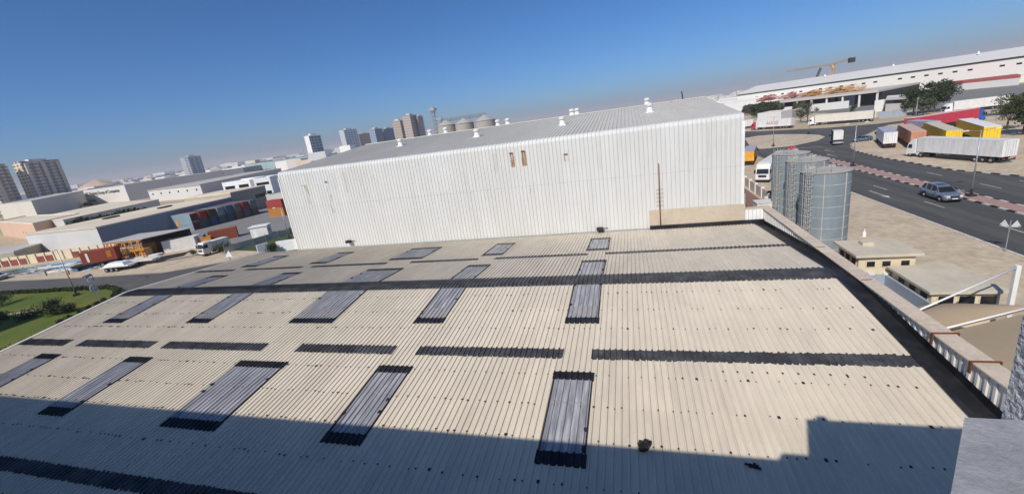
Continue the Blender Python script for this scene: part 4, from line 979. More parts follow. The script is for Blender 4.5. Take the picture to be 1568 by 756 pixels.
def block(name, label, cat, pts, h, mw, mr=None, par=.5, wins=(), mwin=None, group=None, lip=.35):
    """building on a footprint: walls, roof deck behind a low parapet, openings on chosen edges.
    wins: (a, b, rows, n, w, hh, z0, dz) with a, b the edge's end points"""
    pts = ring([tuple(p[:2]) for p in pts]); o = Vector((*pts[0],0))
    t = thing(name, label, cat, (*pts[0],0), 0, group)
    loc = [(x-o.x,y-o.y) for x,y in pts]
    mb = MB(); mb.prism(loc, 0, h); mb.build('wall', mw, t)
    cx, cy = sum(p[0] for p in loc)/len(loc), sum(p[1] for p in loc)/len(loc)
    mb = MB()
    if par > 0:
        k = .97
        inn = [(cx+(x-cx)*k, cy+(y-cy)*k) for x,y in loc]
        mb.prism(inn, h+.004, h+par*.3)
        n = len(loc)
        for i in range(n):
            a, b, c, d = loc[i], loc[(i+1)%n], inn[(i+1)%n], inn[i]
            mb.add([(*a,h+.006),(*b,h+.006),(*c,h+.006),(*d,h+.006),(*a,h+par),(*b,h+par),(*c,h+par),(*d,h+par)], [(4,5,6,7),(0,1,5,4),(2,3,7,6)])
    else: mb.prism([(cx+(x-cx)*1.01, cy+(y-cy)*1.01) for x,y in loc], h, h+lip)
    mb.build('roof', mr or mw, t)
    for (a, b, rows, n, w, hh, z0, dz) in wins:
        A, B = Vector((*a[:2],0))-o, Vector((*b[:2],0))-o; d = (B-A); L = d.length; d = d/L; nn = Vector((d.y,-d.x,0))
        mid = (A+B)/2
        if (mid-Vector((cx,cy,0))).dot(nn) < 0: nn = -nn
        for r_ in range(rows):
            for k in range(n):
                c = A+d*(L*(k+.5)/n); p, q = c-d*w/2+nn*.03, c+d*w/2+nn*.03; z = z0+dz*r_
                f = MB(); f.add([(p.x,p.y,z),(q.x,q.y,z),(q.x,q.y,z+hh),(p.x,p.y,z+hh)]+[(v.x-nn.x*.03,v.y-nn.y*.03,zz) for v,zz in ((p,z),(q,z),(q,z+hh),(p,z+hh))], [(0,1,2,3),(0,4,5,1),(1,5,6,2),(2,6,7,3),(3,7,4,0)])
                f.build('window', mwin or M['glass_dark'], t)
    return t
def rect(x0, x1, y0, y1): return [(x0,y0),(x1,y0),(x1,y1),(x0,y1)]
pale = stain('pale_grey_cladding', (0.62,0.61,0.585), (0.55,0.54,0.51), 0.6, 0.1, 0.7, coord='World')
creamtop = stain('dusty_cream_roof', (0.74,0.66,0.52), (0.60,0.49,0.36), 0.8, 0.09, 0.85, (1,.3,1), 0.5, 0.1, coord='World')
greytop = stain('dusty_grey_roof', (0.50,0.475,0.44), (0.40,0.38,0.35), 0.7, 0.06, 0.85, (1,.3,1), 0.5, 0.1, coord='World')
peach = stain('peach_wall', (0.66,0.46,0.34), (0.58,0.40,0.29), 0.6, 0.1, 0.85, coord='World')
taupe = stain('taupe_wall', (0.42,0.37,0.30), (0.36,0.32,0.26), 0.6, 0.1, 0.85, coord='World')
slate = stain('blue_grey_wall', (0.26,0.29,0.34), (0.22,0.25,0.29), 0.6, 0.1, 0.8, coord='World')
# left: long warehouses
wa = block('warehouse', 'long warehouse with a plain pale grey front and shade-darkened side behind the red panelled wall', 'warehouse', rect(-168,-137.5,74.7,115.5), 6.5, pale, creamtop, 0, (), lip=.3)
mb = MB(); mb.quad((30.53,.05,0),(30.53,40.7,0),(30.53,40.7,6.4),(30.53,.05,6.4)); mb.build('shade_side', slate, wa)  # slate skin puts the shade of this side into its colour
for x, y in ((9,14),(14,27)):
    mb = MB(); mb.box(x,x+1.6,y,y+4,6.81,7.25); mb.build('roof_hatch', M['chassis'], wa)
wa2 = block('warehouse', 'taller taupe block joined to the end of the long pale warehouse', 'warehouse', rect(-160,-137.3,115.6,131.0), 8.0, taupe, creamtop, 0, (((-137.3,125.0),(-137.3,130.6),1,1,4.6,1.4,4.2,0),((-137.3,117.0),(-137.3,122.0),1,3,.6,.7,2.6,0)))
block('warehouse', 'cream roofed long warehouse behind the pale grey fronted one', 'warehouse', [(-200.4,100.4),(-257,116),(-275,160),(-213.5,143)], 6.5, pale, creamtop, 0, lip=.3)
block('building', 'peach coloured building with a row of small windows at the left edge', 'building', [(-212,97.5),(-290,122),(-296,135),(-220,116)], 6.6, peach, creamtop, .5, (((-212,97.5),(-240,106.3),1,5,1.0,1.3,1.9,0),))
block('building', 'dark flat-roofed carport building behind the red panelled wall at the left edge', 'building', [(-157.5,66.5),(-185,56),(-195,66),(-165,78)], 3.4, taupe, greytop, 0)
wc = [(-322.09, 151.58, 13.0), (-402.34, 174.04, 13.0), (-446.32, 243.8, 13.0)]
wcl = (wc[1][0]*1.1-wc[0][0]*.1, wc[1][1]*1.1-wc[0][1]*.1)
block('factory', 'long white factory hall with a dark side wall in front of the beige towers', 'factory', [wc[0][:2], wcl, (wcl[0]+wc[2][0]-wc[0][0], wcl[1]+wc[2][1]-wc[0][1]), wc[2][:2]], 13.0, stain('factory_wall',(0.66,0.62,0.53),(0.58,0.54,0.46),.5,.05,.8,coord='World'), greytop, .4)
wd = [(-397.19, 244.61, 13.0), (-466.55, 252.07, 13.0), (-376.0, 316.0, 13)]
fz = block('factory', 'white factory block carrying dark lettering on its front', 'factory', [wd[0][:2], wd[1][:2], (wd[1][0]+wd[2][0]-wd[0][0], wd[1][1]+wd[2][1]-wd[0][1]), wd[2][:2]], 13.0, stain('factory_front',(0.72,0.70,0.65),(0.64,0.60,0.52),.5,.05,.8,coord='World'), greytop, .4)
fa, fb = Vector((*wd[1][:2],0)), Vector((*wd[0][:2],0)); dirf = (fb-fa); Lf = dirf.length; nf = Vector((dirf.y,-dirf.x,0)).normalized()
mid = (fa+fb)/2+nf*.25-fz.location
text_mesh('lettering', 'KC Printing Group of Companies', Lf*.055, M['chassis'], fz, (mid.x,mid.y,9.6), (R(90),0,math.atan2(dirf.y,dirf.x)), .05)
block('warehouse', 'grey roofed warehouse with a white front and a dark slate side beyond the cream roofs', 'warehouse', [(-263.54, 203.27, 8.0)[:2], (-324.87, 212.8, 8.0)[:2], (-352,322), (-305.19, 313.77, 8.0)[:2]], 8.0, stain('warehouse_front',(0.66,0.65,0.62),(0.58,0.57,0.54),.5,.06,.8,coord='World'), greytop, 0, (((-263.54, 203.27, 8.0)[:2],(-324.87, 212.8, 8.0)[:2],1,6,1.6,1.2,4.6,0),))
def modern(label, a, b, h, depth, rows):
    A, B = Vector((*a[:2],0)), Vector((*b[:2],0)); d = (B-A).normalized(); n_ = Vector((-d.y,d.x,0))
    if n_.y < 0: n_ = -n_
    c, e = B+n_*depth, A+n_*depth
    return block('office_block', label, 'office', [a[:2], b[:2], (c.x,c.y), (e.x,e.y)], h, M['white'], M['white'], .8, rows)
a, b = (-192.19, 159.11, 9.0), (-178.53, 162.47, 9.0)
modern('white office block with dark strip windows behind the taupe block', a, b, 9.0, 14, ((a,b,1,2,5.0,1.5,6.2,0),))
a, b = (-164.68, 151.89, 9.4), (-157.93, 154.52, 9.4)
modern('white office block with a long dark window beside the tall warehouse corner', a, b, 9.4, 12, ((a,b,1,1,5.6,1.2,6.9,0),(a,b,1,2,2.2,1.4,2.6,0)))
a, b = (-174.25, 158.53, 9.6), (-172.23, 159.26, 9.6)
block('stair_tower', 'grey stair tower between the two white office blocks', 'tower', [a[:2], b[:2], (b[0]-2,b[1]+9), (a[0]-2,a[1]+9)], 9.6, M['concrete'], M['white'], .4)
a, b = (-173.89, 170.34, 8.5), (-166.88, 170.1, 8.5)
block('office_block', 'teal glazed office end touching the corner of the tall warehouse', 'office', [a[:2], b[:2], (b[0]-2,b[1]+9), (a[0]-2,a[1]+9)], 8.5, plain('teal_glass',(0.16,0.24,0.26),.3), M['white'], .4, ((a,b,1,1,3.0,.8,7.4,0),))
a, b = (-565.0, 513.46, 14.0), (-395.4, 462.84, 14.0)
block('warehouse', 'long pale teal warehouse far beyond the slate-sided one', 'warehouse', [a[:2], b[:2], (b[0]-30,b[1]+70), (a[0]-30,a[1]+70)], 14.0, plain('pale_teal_wall',(0.33,0.44,0.46),.6), plain('dark_roof_edge',(0.12,0.12,0.13)), .4)
block('gatehouse', 'grey gatehouse with a white pillar beside the red and orange containers', 'gatehouse', [(-124.0,117.5),(-109.0,116.0),(-109.5,126),(-125,127)], 5.6, stain('gatehouse_grey',(0.52,0.51,0.48),(0.45,0.44,0.41),.5,.2,.8,coord='World'), greytop, .4, (((-124.0,117.5),(-119.8,117.1),1,1,3.6,3.6,.2,0),))
# tree belt between factories
for k, (x, y) in enumerate(((-190.44, 99.79), (-189.16, 102.19), (-187.68, 104.89), (-185.73, 108.3), (-183.86, 111.45), (-182.1, 114.3))):
    tree('dark bushy tree of the belt below the lettered factory, %s' % ['nearest the long hall','second of six','third of six','fourth of six','fifth of six','last, under the slate wall'][k], x, y, 6.2, 4.6, 12, 36, 1.0, M['leaf_dark'], group='trees below the lettered factory', trunk_h=.15)

# ------------------------------------------------------------------ container yard at left
CONT = {}
def container(label, corner, dirv, L, m, z=0.0, H=2.59, group=None, Wd=2.44, ribm=None, dm=None):
    """corner: front-left ground corner; dirv: direction of the long side; body lies to the left of it"""
    d = Vector((*dirv,0)).normalized(); ang = math.atan2(d.y, d.x)
    t = thing('container', label, 'container', (*corner, z), ang, group)
    mb = MB(); x = 0.12
    mb.box(0.06,L-.06,.06,Wd-.06,.12,H-.06)
    while x < L-.3:
        for yy in (0.02, Wd-.06): mb.box(x,x+.16,yy,yy+.04,.16,H-.14)
        x += .30
    mb.build('side_panel', m, t)
    mb = MB()
    for y in (0, Wd-.12):
        mb.box(0,L,y,y+.12,0,.14); mb.box(0,L,y,y+.12,H-.12,H)
    for x in (0, L-.12):
        for y in (0, Wd-.12): mb.box(x,x+.12,y,y+.12,.145,H-.125)
        mb.box(x,x+.12,.125,Wd-.125,0,.14); mb.box(x,x+.12,.125,Wd-.125,H-.12,H)
    mb.build('frame', m, t)
    mb = MB(); mb.box(L-.05,L-.01,.14,Wd-.14,.16,H-.14)
    for y in (.5,.95,1.5,1.95): mb.cyl((L+.01,y,.1),(L+.01,y,H-.1),.022,n=6)
    mb.build('door', dm or m, t)
    mb = MB(); mb.box(.1,L-.1,.125,Wd-.125,H-.055,H-.02); mb.build('roof', ribm or m, t)
    return t
cm = lambda n, c: stain(n+'_container', tuple(v*.8 for v in c), tuple(v*.7 for v in c), .6, .5, .65, fine_amt=.15)
cols = [('light blue',(0.36,0.47,0.53)),('maroon',(0.25,0.05,0.05)),('dark brown',(0.12,0.07,0.06)),('grey',(0.33,0.35,0.37)),('blue',(0.10,0.16,0.24)),('brown grey',(0.22,0.2,0.18)),('red',(0.36,0.06,0.06)),('slate',(0.18,0.22,0.27))]
cols2 = [('pale blue',(0.34,0.45,0.52)),('dark green',(0.07,0.14,0.13)),('navy',(0.06,0.1,0.2)),('teal',(0.07,0.16,0.18)),('dark teal',(0.05,0.13,0.15)),('brown',(0.2,0.12,0.08)),('steel blue',(0.11,0.16,0.22)),('charcoal',(0.1,0.11,0.12))]
grp = 'shipping containers stacked two high along the pale warehouse'
for i in range(8):
    x, y = -141.1+.60*i, 93.3+2.56*i
    for lv, cc in ((0, cols2), (1, cols)):
        nm, c = cc[i]
        container('%s shipping container, %s of the stacked row, %s' % (nm, 'lower level' if lv == 0 else 'upper level', ['with the lit side facing left','second column','third column','fourth column','fifth column','sixth column','seventh column','last column'][i]), (x,y), (1,.0), 12.0, cm(nm, c), .016+2.60*lv, 2.59, grp, dm=cm('maroon door', (0.17,0.045,0.04)) if i == 0 else None)
lg = MB()
for k in range(6): lg.cyl((5.6+.18*k,-.006,1.2+.35*k),(6.1+.1*k,-.006,3.2-.1*k),.14,.1,6)
mb = MB(); mb.add([(5.3,-.02,1.0),(6.3,-.02,.9),(6.6,-.02,2.0),(6.1,-.02,3.1),(5.5,-.02,2.2)],[(0,1,2,3,4)])
o = tag(mb.build('painted_emblem', M['orange']), 'orange flame-like emblem plate on the light blue container side', 'emblem'); o.location = (-141.1,93.3,.9)
container('red shipping container on top of an orange one at the corner of the tall warehouse', (-112.2,105.6), (1,0), 6.0, cm('bright red', (0.46,0.08,0.06)), 2.62)
container('orange shipping container under a red one at the corner of the tall warehouse', (-112.2,105.6), (1,0), 6.0, cm('orange', (0.62,0.26,0.06)), .016)
# red box on a road trailer
tr = thing('trailer', 'flat road trailer carrying the red container beside the left road', 'trailer', (-115.6,57.9,0.02), math.atan2(3.7,4.6))
mb = MB(); mb.box(-2.2,6.1,.1,2.3,1.0,1.28); mb.box(-2.2,6.1,.5,.8,.75,.995); mb.box(-2.2,6.1,1.6,1.9,.75,.995); mb.build('deck', M['chassis'], tr)
for y, s in ((.42,-1),(1.98,1)):
    for x in (3.2,4.5,5.6):
        mb = MB(); mb.cyl((x,y,.5),(x,y+s*.3,.5),.5,n=14); w = mb.build('wheel', M['tyre'], tr)
        mb = MB(); mb.cyl((x,y+s*.2,.5),(x,y+s*.32,.5),.27,n=12); mb.build('rim', M['rim'], w)
mb = MB(); mb.box(-1.4,-1.2,.6,1.8,.0,1.0); mb.build('landing_leg', M['chassis'], tr)
rc = container('red-brown container standing on a road trailer beside the left road', (-115.55,57.95), (4.6,3.7), 6.06, cm('red brown', (0.40,0.095,0.06)), 1.31, 2.6)
mb = MB(); mb.box(.95,1.35,-.016,.0,.35,2.3); mb.build('white_lettering_panel', M['white'], rc)
for k in range(5):
    mb = MB(); mb.box(4.5,5.3,-.014,.0,1.9-.3*k,2.05-.3*k); mb.build('marking', M['orange'], rc)
# open shed with orange trusses
sh = thing('open_shed', 'open shed with a grey sheet roof above orange steel trusses', 'shed', (-117.8,63.7,0))
Q = [(0,0),(11.3,1.4),(15.3,10.5),(0,8.1)]
mb = MB(); mb.prism(Q, 4.45, 4.6); 
mb.build('roof', greytop, sh)
mb = MB(); mb.add([(0.4,7.6,0),(14.6,9.9,0),(14.6,9.9,4.4),(.4,7.6,4.4)],[(0,1,2,3)]); mb.build('dark_back_wall', M['chassis'], sh)
for k in range(6):
    x = .4+1.9*k; y = .15+.235*k*1.0
    mb = MB(); mb.beam((x,y,0),(x,y,4.4),.2); mb.build('post', M['orange'], sh)
mb = MB()
for zb, zt in ((2.3,4.2),(.4,2.0)):
    mb.beam((.2,.12,zb),(10.6,1.42,zb),.14); mb.beam((.2,.12,zt),(10.6,1.42,zt),.14)
    for k in range(10):
        x0_, x1_ = .3+k*1.03, .3+(k+1)*1.03
        a_, b_ = (zb, zt) if k % 2 == 0 else (zt, zb)
        mb.beam((x0_,.12+x0_*.125,a_),(x1_,.12+x1_*.125,b_),.11)
mb.build('truss', M['orange'], sh)
mb = MB(); mb.box(.6,10.2,1.8,3.2,0,2.1); mb.build('stored_goods', plain('orange_brown_goods',(0.45,0.26,0.12)), sh)
container('amber container end beside a dark maroon one at the right of the open shed', (-110.9,67.3), (.55,.9), 2.4, cm('amber', (0.62,0.34,0.06)), .016, 2.6, None, 3.0)
container('dark maroon container between the amber one and the white ribbed one', (-109.4,69.2), (.75,.7), 3.0, cm('dark maroon', (0.16,0.05,0.05)), .016, 2.7, None, 3.0)
container('white ribbed container standing beside the sand at left', (-106.6,68.6), (6.5,3.05), 7.1, M['white_dirty'], .016, 2.75, None, 3.2)
container('rust-red container in the yard behind the white box truck', (-100.7,75.5), (4.2,4.1), 6.0, cm('rust red', (0.40,0.12,0.06)), .016, 2.7)
mb = MB(); mb.box(-1.0,1.0,-.9,.9,0,1.9); mb.box(-1.06,1.06,-.96,.96,1.9,2.0)
o = tag(mb.build('crate', M['orange']), 'orange crate leaning by the rust-red container', 'crate'); o.location = (-99.6,74.0,.016); o.rotation_euler = (0,0,.75)
mb = MB(); mb.box(-1.7,1.7,-1.2,1.2,0,2.5); mb.box(-1.75,1.75,-1.25,1.25,2.5,2.62)
o = tag(mb.build('cabin', slate), 'dark slate site cabin between the white ribbed container and the orange crate', 'cabin'); o.location = (-101.6,73.2,.016); o.rotation_euler = (0,0,.7)
bt = thing('box_truck', 'white box truck parked on the sand by the left road', 'lorry', (-88.0,63.3,0.02), heading((-88.0,63.3),(-87.0,69.5)))
bt.scale = (.95,.95,.95)
cab(bt, 0, M['truck_white'], W=2.1, H=2.6, flat=True); trailer(bt, -2.25, -6.0, M['truck_white'], M['white_dirty'], W=2.2, H=2.9, axles=1, drive=False)
ht = thing('site_hut', 'white site hut with a flat roof behind the grey fence', 'hut', (-88.6,76.6,0.02), R(28))
mb = MB(); mb.box(0,3.8,0,2.8,0,2.6); mb.build('wall', M['white_dirty'], ht)
mb = MB(); mb.box(-.25,4.05,-.25,3.05,2.6,2.75); mb.build('roof', M['white'], ht)
mb = MB(); mb.box(3.805,3.83,.9,1.8,1.1,2.0); mb.build('window', M['glass_dark'], ht)
mb = MB(); mb.box(.6,1.5,-.03,-.005,0,2.05); mb.build('door', M['white'], ht)
boundary('fence', 'grey sheet fence beside the green verge at left', [(-83.4,64.9),(-78.6,78.4),(-73.5,92.0)], 1.5, M['steel'], .12, 2.5, M['steel'], .05)
boundary('boundary_wall', 'white wall piece at the end of the left road', [(-70.73, 61.47), (-69.84, 63.34)], 2.2, M['white'], None, th=.3)
boundary('boundary_wall', 'white wall piece touching the tall warehouse corner', [(-67.82, 63.44), (-64.9, 64.64), (-56,66)], 2.2, M['white'], None, th=.3)
lamp('thin lamp post with guy arm behind the white wall pieces', -74.0, 73.0, 7.2, (-1,))
cw = thing('boundary_wall', 'cream compound wall with red brick panels at left', 'boundary wall', (-164,64.0,0))
mb = MB(); mb.beam((0,0,1.2),(34,9.2,1.2),.25,2.4); mb.build('wall_panel', M['cream'], cw)
for k in range(14):
    x = 1+k*2.35; y = x*.2706
    mb = MB(); mb.beam((x,y-.2,1.25),(x+.28,y-.13,1.25),.3,2.5); mb.build('post', M['cream'], cw)
    if k not in (4, 7, 8): mb = MB(); mb.beam((x+.45,y-.06,.85),(x+2.1,y+.4,.85),.22,1.5); mb.build('brick_panel', M['pipe_red'], cw)
# long pipes, bars and flat loads laid on the sand
def pipes(label, p0, p1, n, r, m, lv=2):
    A, B = Vector((*p0,0)), Vector((*p1,0)); d = (B-A).normalized(); s = Vector((-d.y,d.x,0))
    t = MB()
    for j in range(lv):
        for i in range(n-j): 
            o_ = s*((i+j*.5)*2*r)+Vector((0,0,r+j*r*1.75)); e = random.uniform(-.4,.4)
            t.cyl(A+o_+d*e, B+o_+d*e, r, n=7)
    return tag(t.build('pipe_bundle', m, smooth=False), label, 'pipes')
pb = plain('pipe_blue',(0.20,0.33,0.42),.5); pw = plain('pipe_white',(0.62,0.62,0.60),.5); pg = plain('pipe_green',(0.12,0.2,0.17),.6); pbl = plain('tarp_blue',(0.06,0.2,0.45),.6)
pipes('bundle of pale blue pipes on the sand nearest the red panelled wall', (-139,61.8), (-128,64.4), 6, .16, pb)
pipes('bundle of white pipes lying in front of the pale blue ones', (-136,59.8), (-124,62.6), 5, .14, pw)
pipes('bundle of dark green pipes at the left end of the sand', (-148,58.0), (-139,60.3), 5, .18, pg)
pipes('bundle of teal pipes left of the road trailer', (-125,58.8), (-117,60.6), 7, .15, pb)
pipes('row of white bars on the sand near the lamp post', (-127,57.2), (-118,59.4), 4, .12, pw)
pipes('blue-wrapped bundle under the front of the road trailer', (-119,57.6), (-115.4,58.9), 4, .22, pbl)
pipes('bundle of grey bars along the road side of the sand', (-133,57.0), (-124,58.7), 4, .12, M['steel'], 1)
pipes('long white bars lying right of the road trailer', (-113.5,63.0), (-105.0,66.2), 6, .14, pw)
pipes('short white bars in front of the open shed', (-112.5,60.8), (-107.5,62.8), 5, .13, pw)
random.seed(5)
mb = MB()
for k in range(210):
    u = random.random(); x = -150+48*u; y = 56.6+random.uniform(0,5.5)+4.2*u*random.random()
    a = R(random.gauss(14,9)); L = random.uniform(.8,4.5); z = random.uniform(.08,.55)
    mb.beam((x,y,z),(x+L*math.cos(a),y+L*math.sin(a),z+random.uniform(-.04,.12)),random.uniform(.08,.32),random.uniform(.06,.22),random.choice((0,0,1,2,3,4)))
tag(mb.build('scrap_metal', [pw, pb, M['chassis'], M['rust'], M['steel']]), kind='stuff')
def flatbed(label, front, rear, load):
    t = thing('flatbed_trailer', label, 'trailer', (*front,.02), heading(front, rear)); L = (Vector((*front,0))-Vector((*rear,0))).length
    mb = MB(); mb.box(-1.2,1.2,-L,0,.95,1.15); mb.box(-.6,.6,-L+.3,-.3,.7,.945); mb.build('deck', M['white_dirty'], t)
    for s in (-1,1):
        for k in range(3): wheel(t, s*.86, -L+1.3+1.2*k, .45, .3, s)
        mb = MB(); mb.beam((s*.6,-1.6,0),(s*.6,-1.6,.7),.12); mb.build('landing_leg', M['chassis'], t)
    if load:
        mb = MB()
        for k in range(4): mb.box(-1.0+.08*k,1.0-.1*k,-L+.6+.3*k,-1.0-.2*k,1.152+.155*k,1.30+.155*k)
        tt = mb.build('slab_load', M['white'], t)
    return t
flatbed('white flatbed trailer with stacked slabs beside the left road', (-99.6,57.7), (-106.2,56.6), True)
flatbed('white flatbed trailer behind the slab-loaded one', (-97.6,61.0), (-104.8,59.4), False)
mb = MB()
for k in range(7): mb.beam((-97.8+.18*k,60.2+.2*k,.4+.12*k),(-93.0+.2*k,63.2+.1*k,.6+.1*k),.14)
tag(mb.build('scaffold_bundle', M['chassis']), 'dark bundle of scaffold tubes at the end of the flatbeds', 'scaffold tubes')
car('white and violet car cut by the left edge of the picture', (-136.42, 54.36), (-141.5,54.4), M['lilac'], H=1.5, name='parked_car')
for k, (x, y) in enumerate(((-117.0,55.9),(-105.9,56.2),(-124.0,55.6))):
    mb = MB(); mb.cyl((0,0,0),(0,0,1.05),.12,.1,8); mb.cyl((0,0,1.05),(0,0,1.12),.12,.04,8)
    o = tag(mb.build('bollard', M['rust']), 'rusty bollard on the sand beside the left road, '+['near the road trailer','near the loaded flatbed','near the grey bars'][k], 'bollard'); o.location = (x,y,.012)


# ------------------------------------------------------------------ right background
bwA, bwB = (101.5,457.0), (330.0,285.6)
bwd = Vector((bwB[0]-bwA[0], bwB[1]-bwA[1], 0)); bwL = bwd.length; bwu = bwd.normalized(); bwn = Vector((-bwu.y,bwu.x,0))
if bwn.y < 0: bwn = -bwn
white_hall = stain('white_hall_cladding', (0.74,0.72,0.67), (0.66,0.63,0.57), .5, .03, .6, coord='World')
HE, HR = 15.85, 20.88
hall = thing('warehouse', 'very long white warehouse with a dark gutter line and small square windows at upper right', 'warehouse', (*bwA,0), math.atan2(bwu.y,bwu.x))
mb = MB(); mb.box(0,bwL,0,80,0,HE); mb.build('wall', white_hall, hall)
mb = MB(); mb.extrude_x([(-.4,HE+.4),(40,HR+1.0),(80.4,HE+.4),(80.4,HE+.2),(-.4,HE+.2)],-.3,bwL+.3); mb.build('roof', white_hall, hall)
mb = MB(); mb.box(0,bwL,-.5,-.02,HE-.75,HE+.15); mb.build('gutter', M['chassis'], hall)
mb = MB(); mb.box(0,bwL,-.2,-.02,HE*.30,HE*.33); mb.build('wall_ledge', white_hall, hall)
for k in range(38):
    x = 16+7.0*k
    if x > bwL-4: break
    if k % 7 in (6,) : continue
    mb = MB(); mb.box(x,x+2.3,-.05,-.01,HE*.70,HE*.77); mb.build('window', M['glass_dark'], hall)
for k in range(4):
    x = 60+45*k; mb = MB(); mb.cyl((x,30,HR+.2),(x,30,HR+2.0),.7,.5,10); mb.build('roof_vent', M['white'], hall)
block('annex', 'low white annex with a red roof in front of the long white warehouse', 'annex', [(207.3, 347.64),(221.55, 327.0),(235,350),(206,371)], 4.2, white_hall, plain('red_roof',(0.42,0.10,0.09)), 0, lip=1.6)
sheet('road', [(100,330),(130,372),(208,352),(330,262),(330,150),(140,163)], 0.10, stain('far_grey_yard',(0.20,0.20,0.195),(0.27,0.25,0.23),.8,.03,.9,coord='World'))
sheet('sandy_verge', [(100,250),(60,215),(-10,300),(60,420),(180,398),(120,330)], 0.04, M['sandlot'])
# open concrete shed with dark bays
sa, sb = (88.04, 342.45, 8.5), (138.46, 296.79, 8.5)
A_, B_ = Vector((*sa[:2],0)), Vector((*sb[:2],0)); sdv = B_-A_; sL = sdv.length; su = sdv.normalized()
os_ = thing('open_shed', 'long low concrete shed with dark open bays under a pale roof slab', 'shed', (*sa[:2],0), math.atan2(su.y,su.x))
mb = MB(); mb.box(0,sL,0,70,7.4,8.5); mb.build('roof', stain('pale_pink_slab',(0.62,0.55,0.48),(0.5,0.44,0.38),.6,.05,.85,coord='World'), os_)
mb = MB(); mb.box(0,sL,7,69,0,7.39); mb.build('dark_back_wall', M['black'], os_)  # black fill stands in for the shade inside the bays
mb = MB(); mb.box(0,sL*.8,0.2,.6,0,4.4); mb.build('front_wall', white_hall, os_)
for k in range(9):
    x = .4+k*(sL-1.4)/8; mb = MB(); mb.box(x,x+.9,0.7,1.6,0,7.39); mb.build('post', M['white_dirty'], os_)
# stored orange timber and scaffold on the slab
for k, (x, y, w, c) in enumerate(((131.8, 349.5, 24, (0.56, 0.31, 0.08)), (138.4, 341.1, 20, (0.52, 0.31, 0.12)), (124.7, 358.6, 9, (0.42, 0.22, 0.12)), (115.7, 368.8, 10, (0.45, 0.2, 0.15)), (104.2, 383.8, 12, (0.5, 0.2, 0.15)))):
    mb = MB()
    for j in range(60):
        a = random.uniform(-w*.5,w*.5); b_ = random.uniform(-4,4); ang = random.uniform(-.5,.5)
        mb.beam((a,b_,.2+.34*(j%12)*(1-abs(a)/w)),(a+5*math.cos(ang),b_+5*math.sin(ang),.5+.34*(j%12)*(1-abs(a)/w)+random.uniform(0,.8)),.4,.35)
    o = tag(mb.build('timber_stack', plain('timber_%d' % k, c)), 'heap of %s on the open shed slab, %s' % (['orange formwork timber','ochre formwork timber','brown planks','reddish planks','red scaffold parts'][k], ['largest, below the crane','right of the largest','at the crawler crane','mid slab','at the left end'][k]), 'timber')
    o.location = (x,y,8.5); o.rotation_euler = (0,0,math.atan2(su.y,su.x))
def lattice(mb, p0, p1, w, bays, th=.18):
    p0, p1 = Vector(p0), Vector(p1); d = (p1-p0); n_ = d.normalized(); a = n_.orthogonal().normalized(); b = n_.cross(a)
    cs = [a*w/2+b*w/2, a*w/2-b*w/2, -a*w/2-b*w/2, -a*w/2+b*w/2]
    for c in cs: mb.beam(p0+c, p1+c, th)
    for k in range(bays):
        q0, q1 = p0+d*k/bays, p0+d*(k+1)/bays
        for i in range(4): mb.beam(q0+cs[i], q1+cs[(i+1)%4], th*.7)
# tower crane and crawler crane
M['crane'] = plain('pale_orange_crane', (0.55,0.34,0.18))
x, y = (188.54, 484.62)
cr = thing('tower_crane', 'orange tower crane with a long jib above the white warehouse', 'crane', (x,y,0), R(0))
z1 = 31.9
mb = MB(); lattice(mb, (0,0,0), (0,0,z1), 2.2, 14, .34); mb.build('mast', M['crane'], cr)
jx, jy, jz = (165.97, 534.84, 36.18); kx, ky, kz = (193.23, 461.15, 30.95)
mb = MB(); lattice(mb, (0,0,z1), (jx-x,jy-y,z1+1), 1.6, 26, .17); lattice(mb, (0,0,z1), (kx-x,ky-y,z1+1.5), 1.6, 10, .2); mb.build('jib', M['crane'], cr)
mb = MB(); mb.box(kx-x-2,kx-x+2,ky-y-2,ky-y+2,z1-2,z1+2); mb.build('counterweight', M['chassis'], cr)
mb = MB(); mb.box(-1.6,1.6,-1.6,1.6,z1-4,z1-.8); mb.build('operator_cabin', M['crane'], cr)
x, y = 194.23, 546.59
cc_ = thing('crawler_crane', 'dark lattice boom crane leaning right above the shed slab', 'crane', (x,y,8.5))
tx, ty, tz = 200.68, 544.26, 31.33
mb = MB(); lattice(mb, (0,0,3), (tx-x,ty-y,tz-8.5), 1.5, 12, .35); mb.build('boom', M['chassis'], cc_)
mb = MB(); mb.box(-4,3,-2,2,1.5,4.5); mb.build('crane_house', slate, cc_)
for s in (-1,1):
    mb = MB(); mb.box(-4,4,s*2.2-.6,s*2.2+.6,0,1.5); mb.build('crawler_track', M['chassis'], cc_)
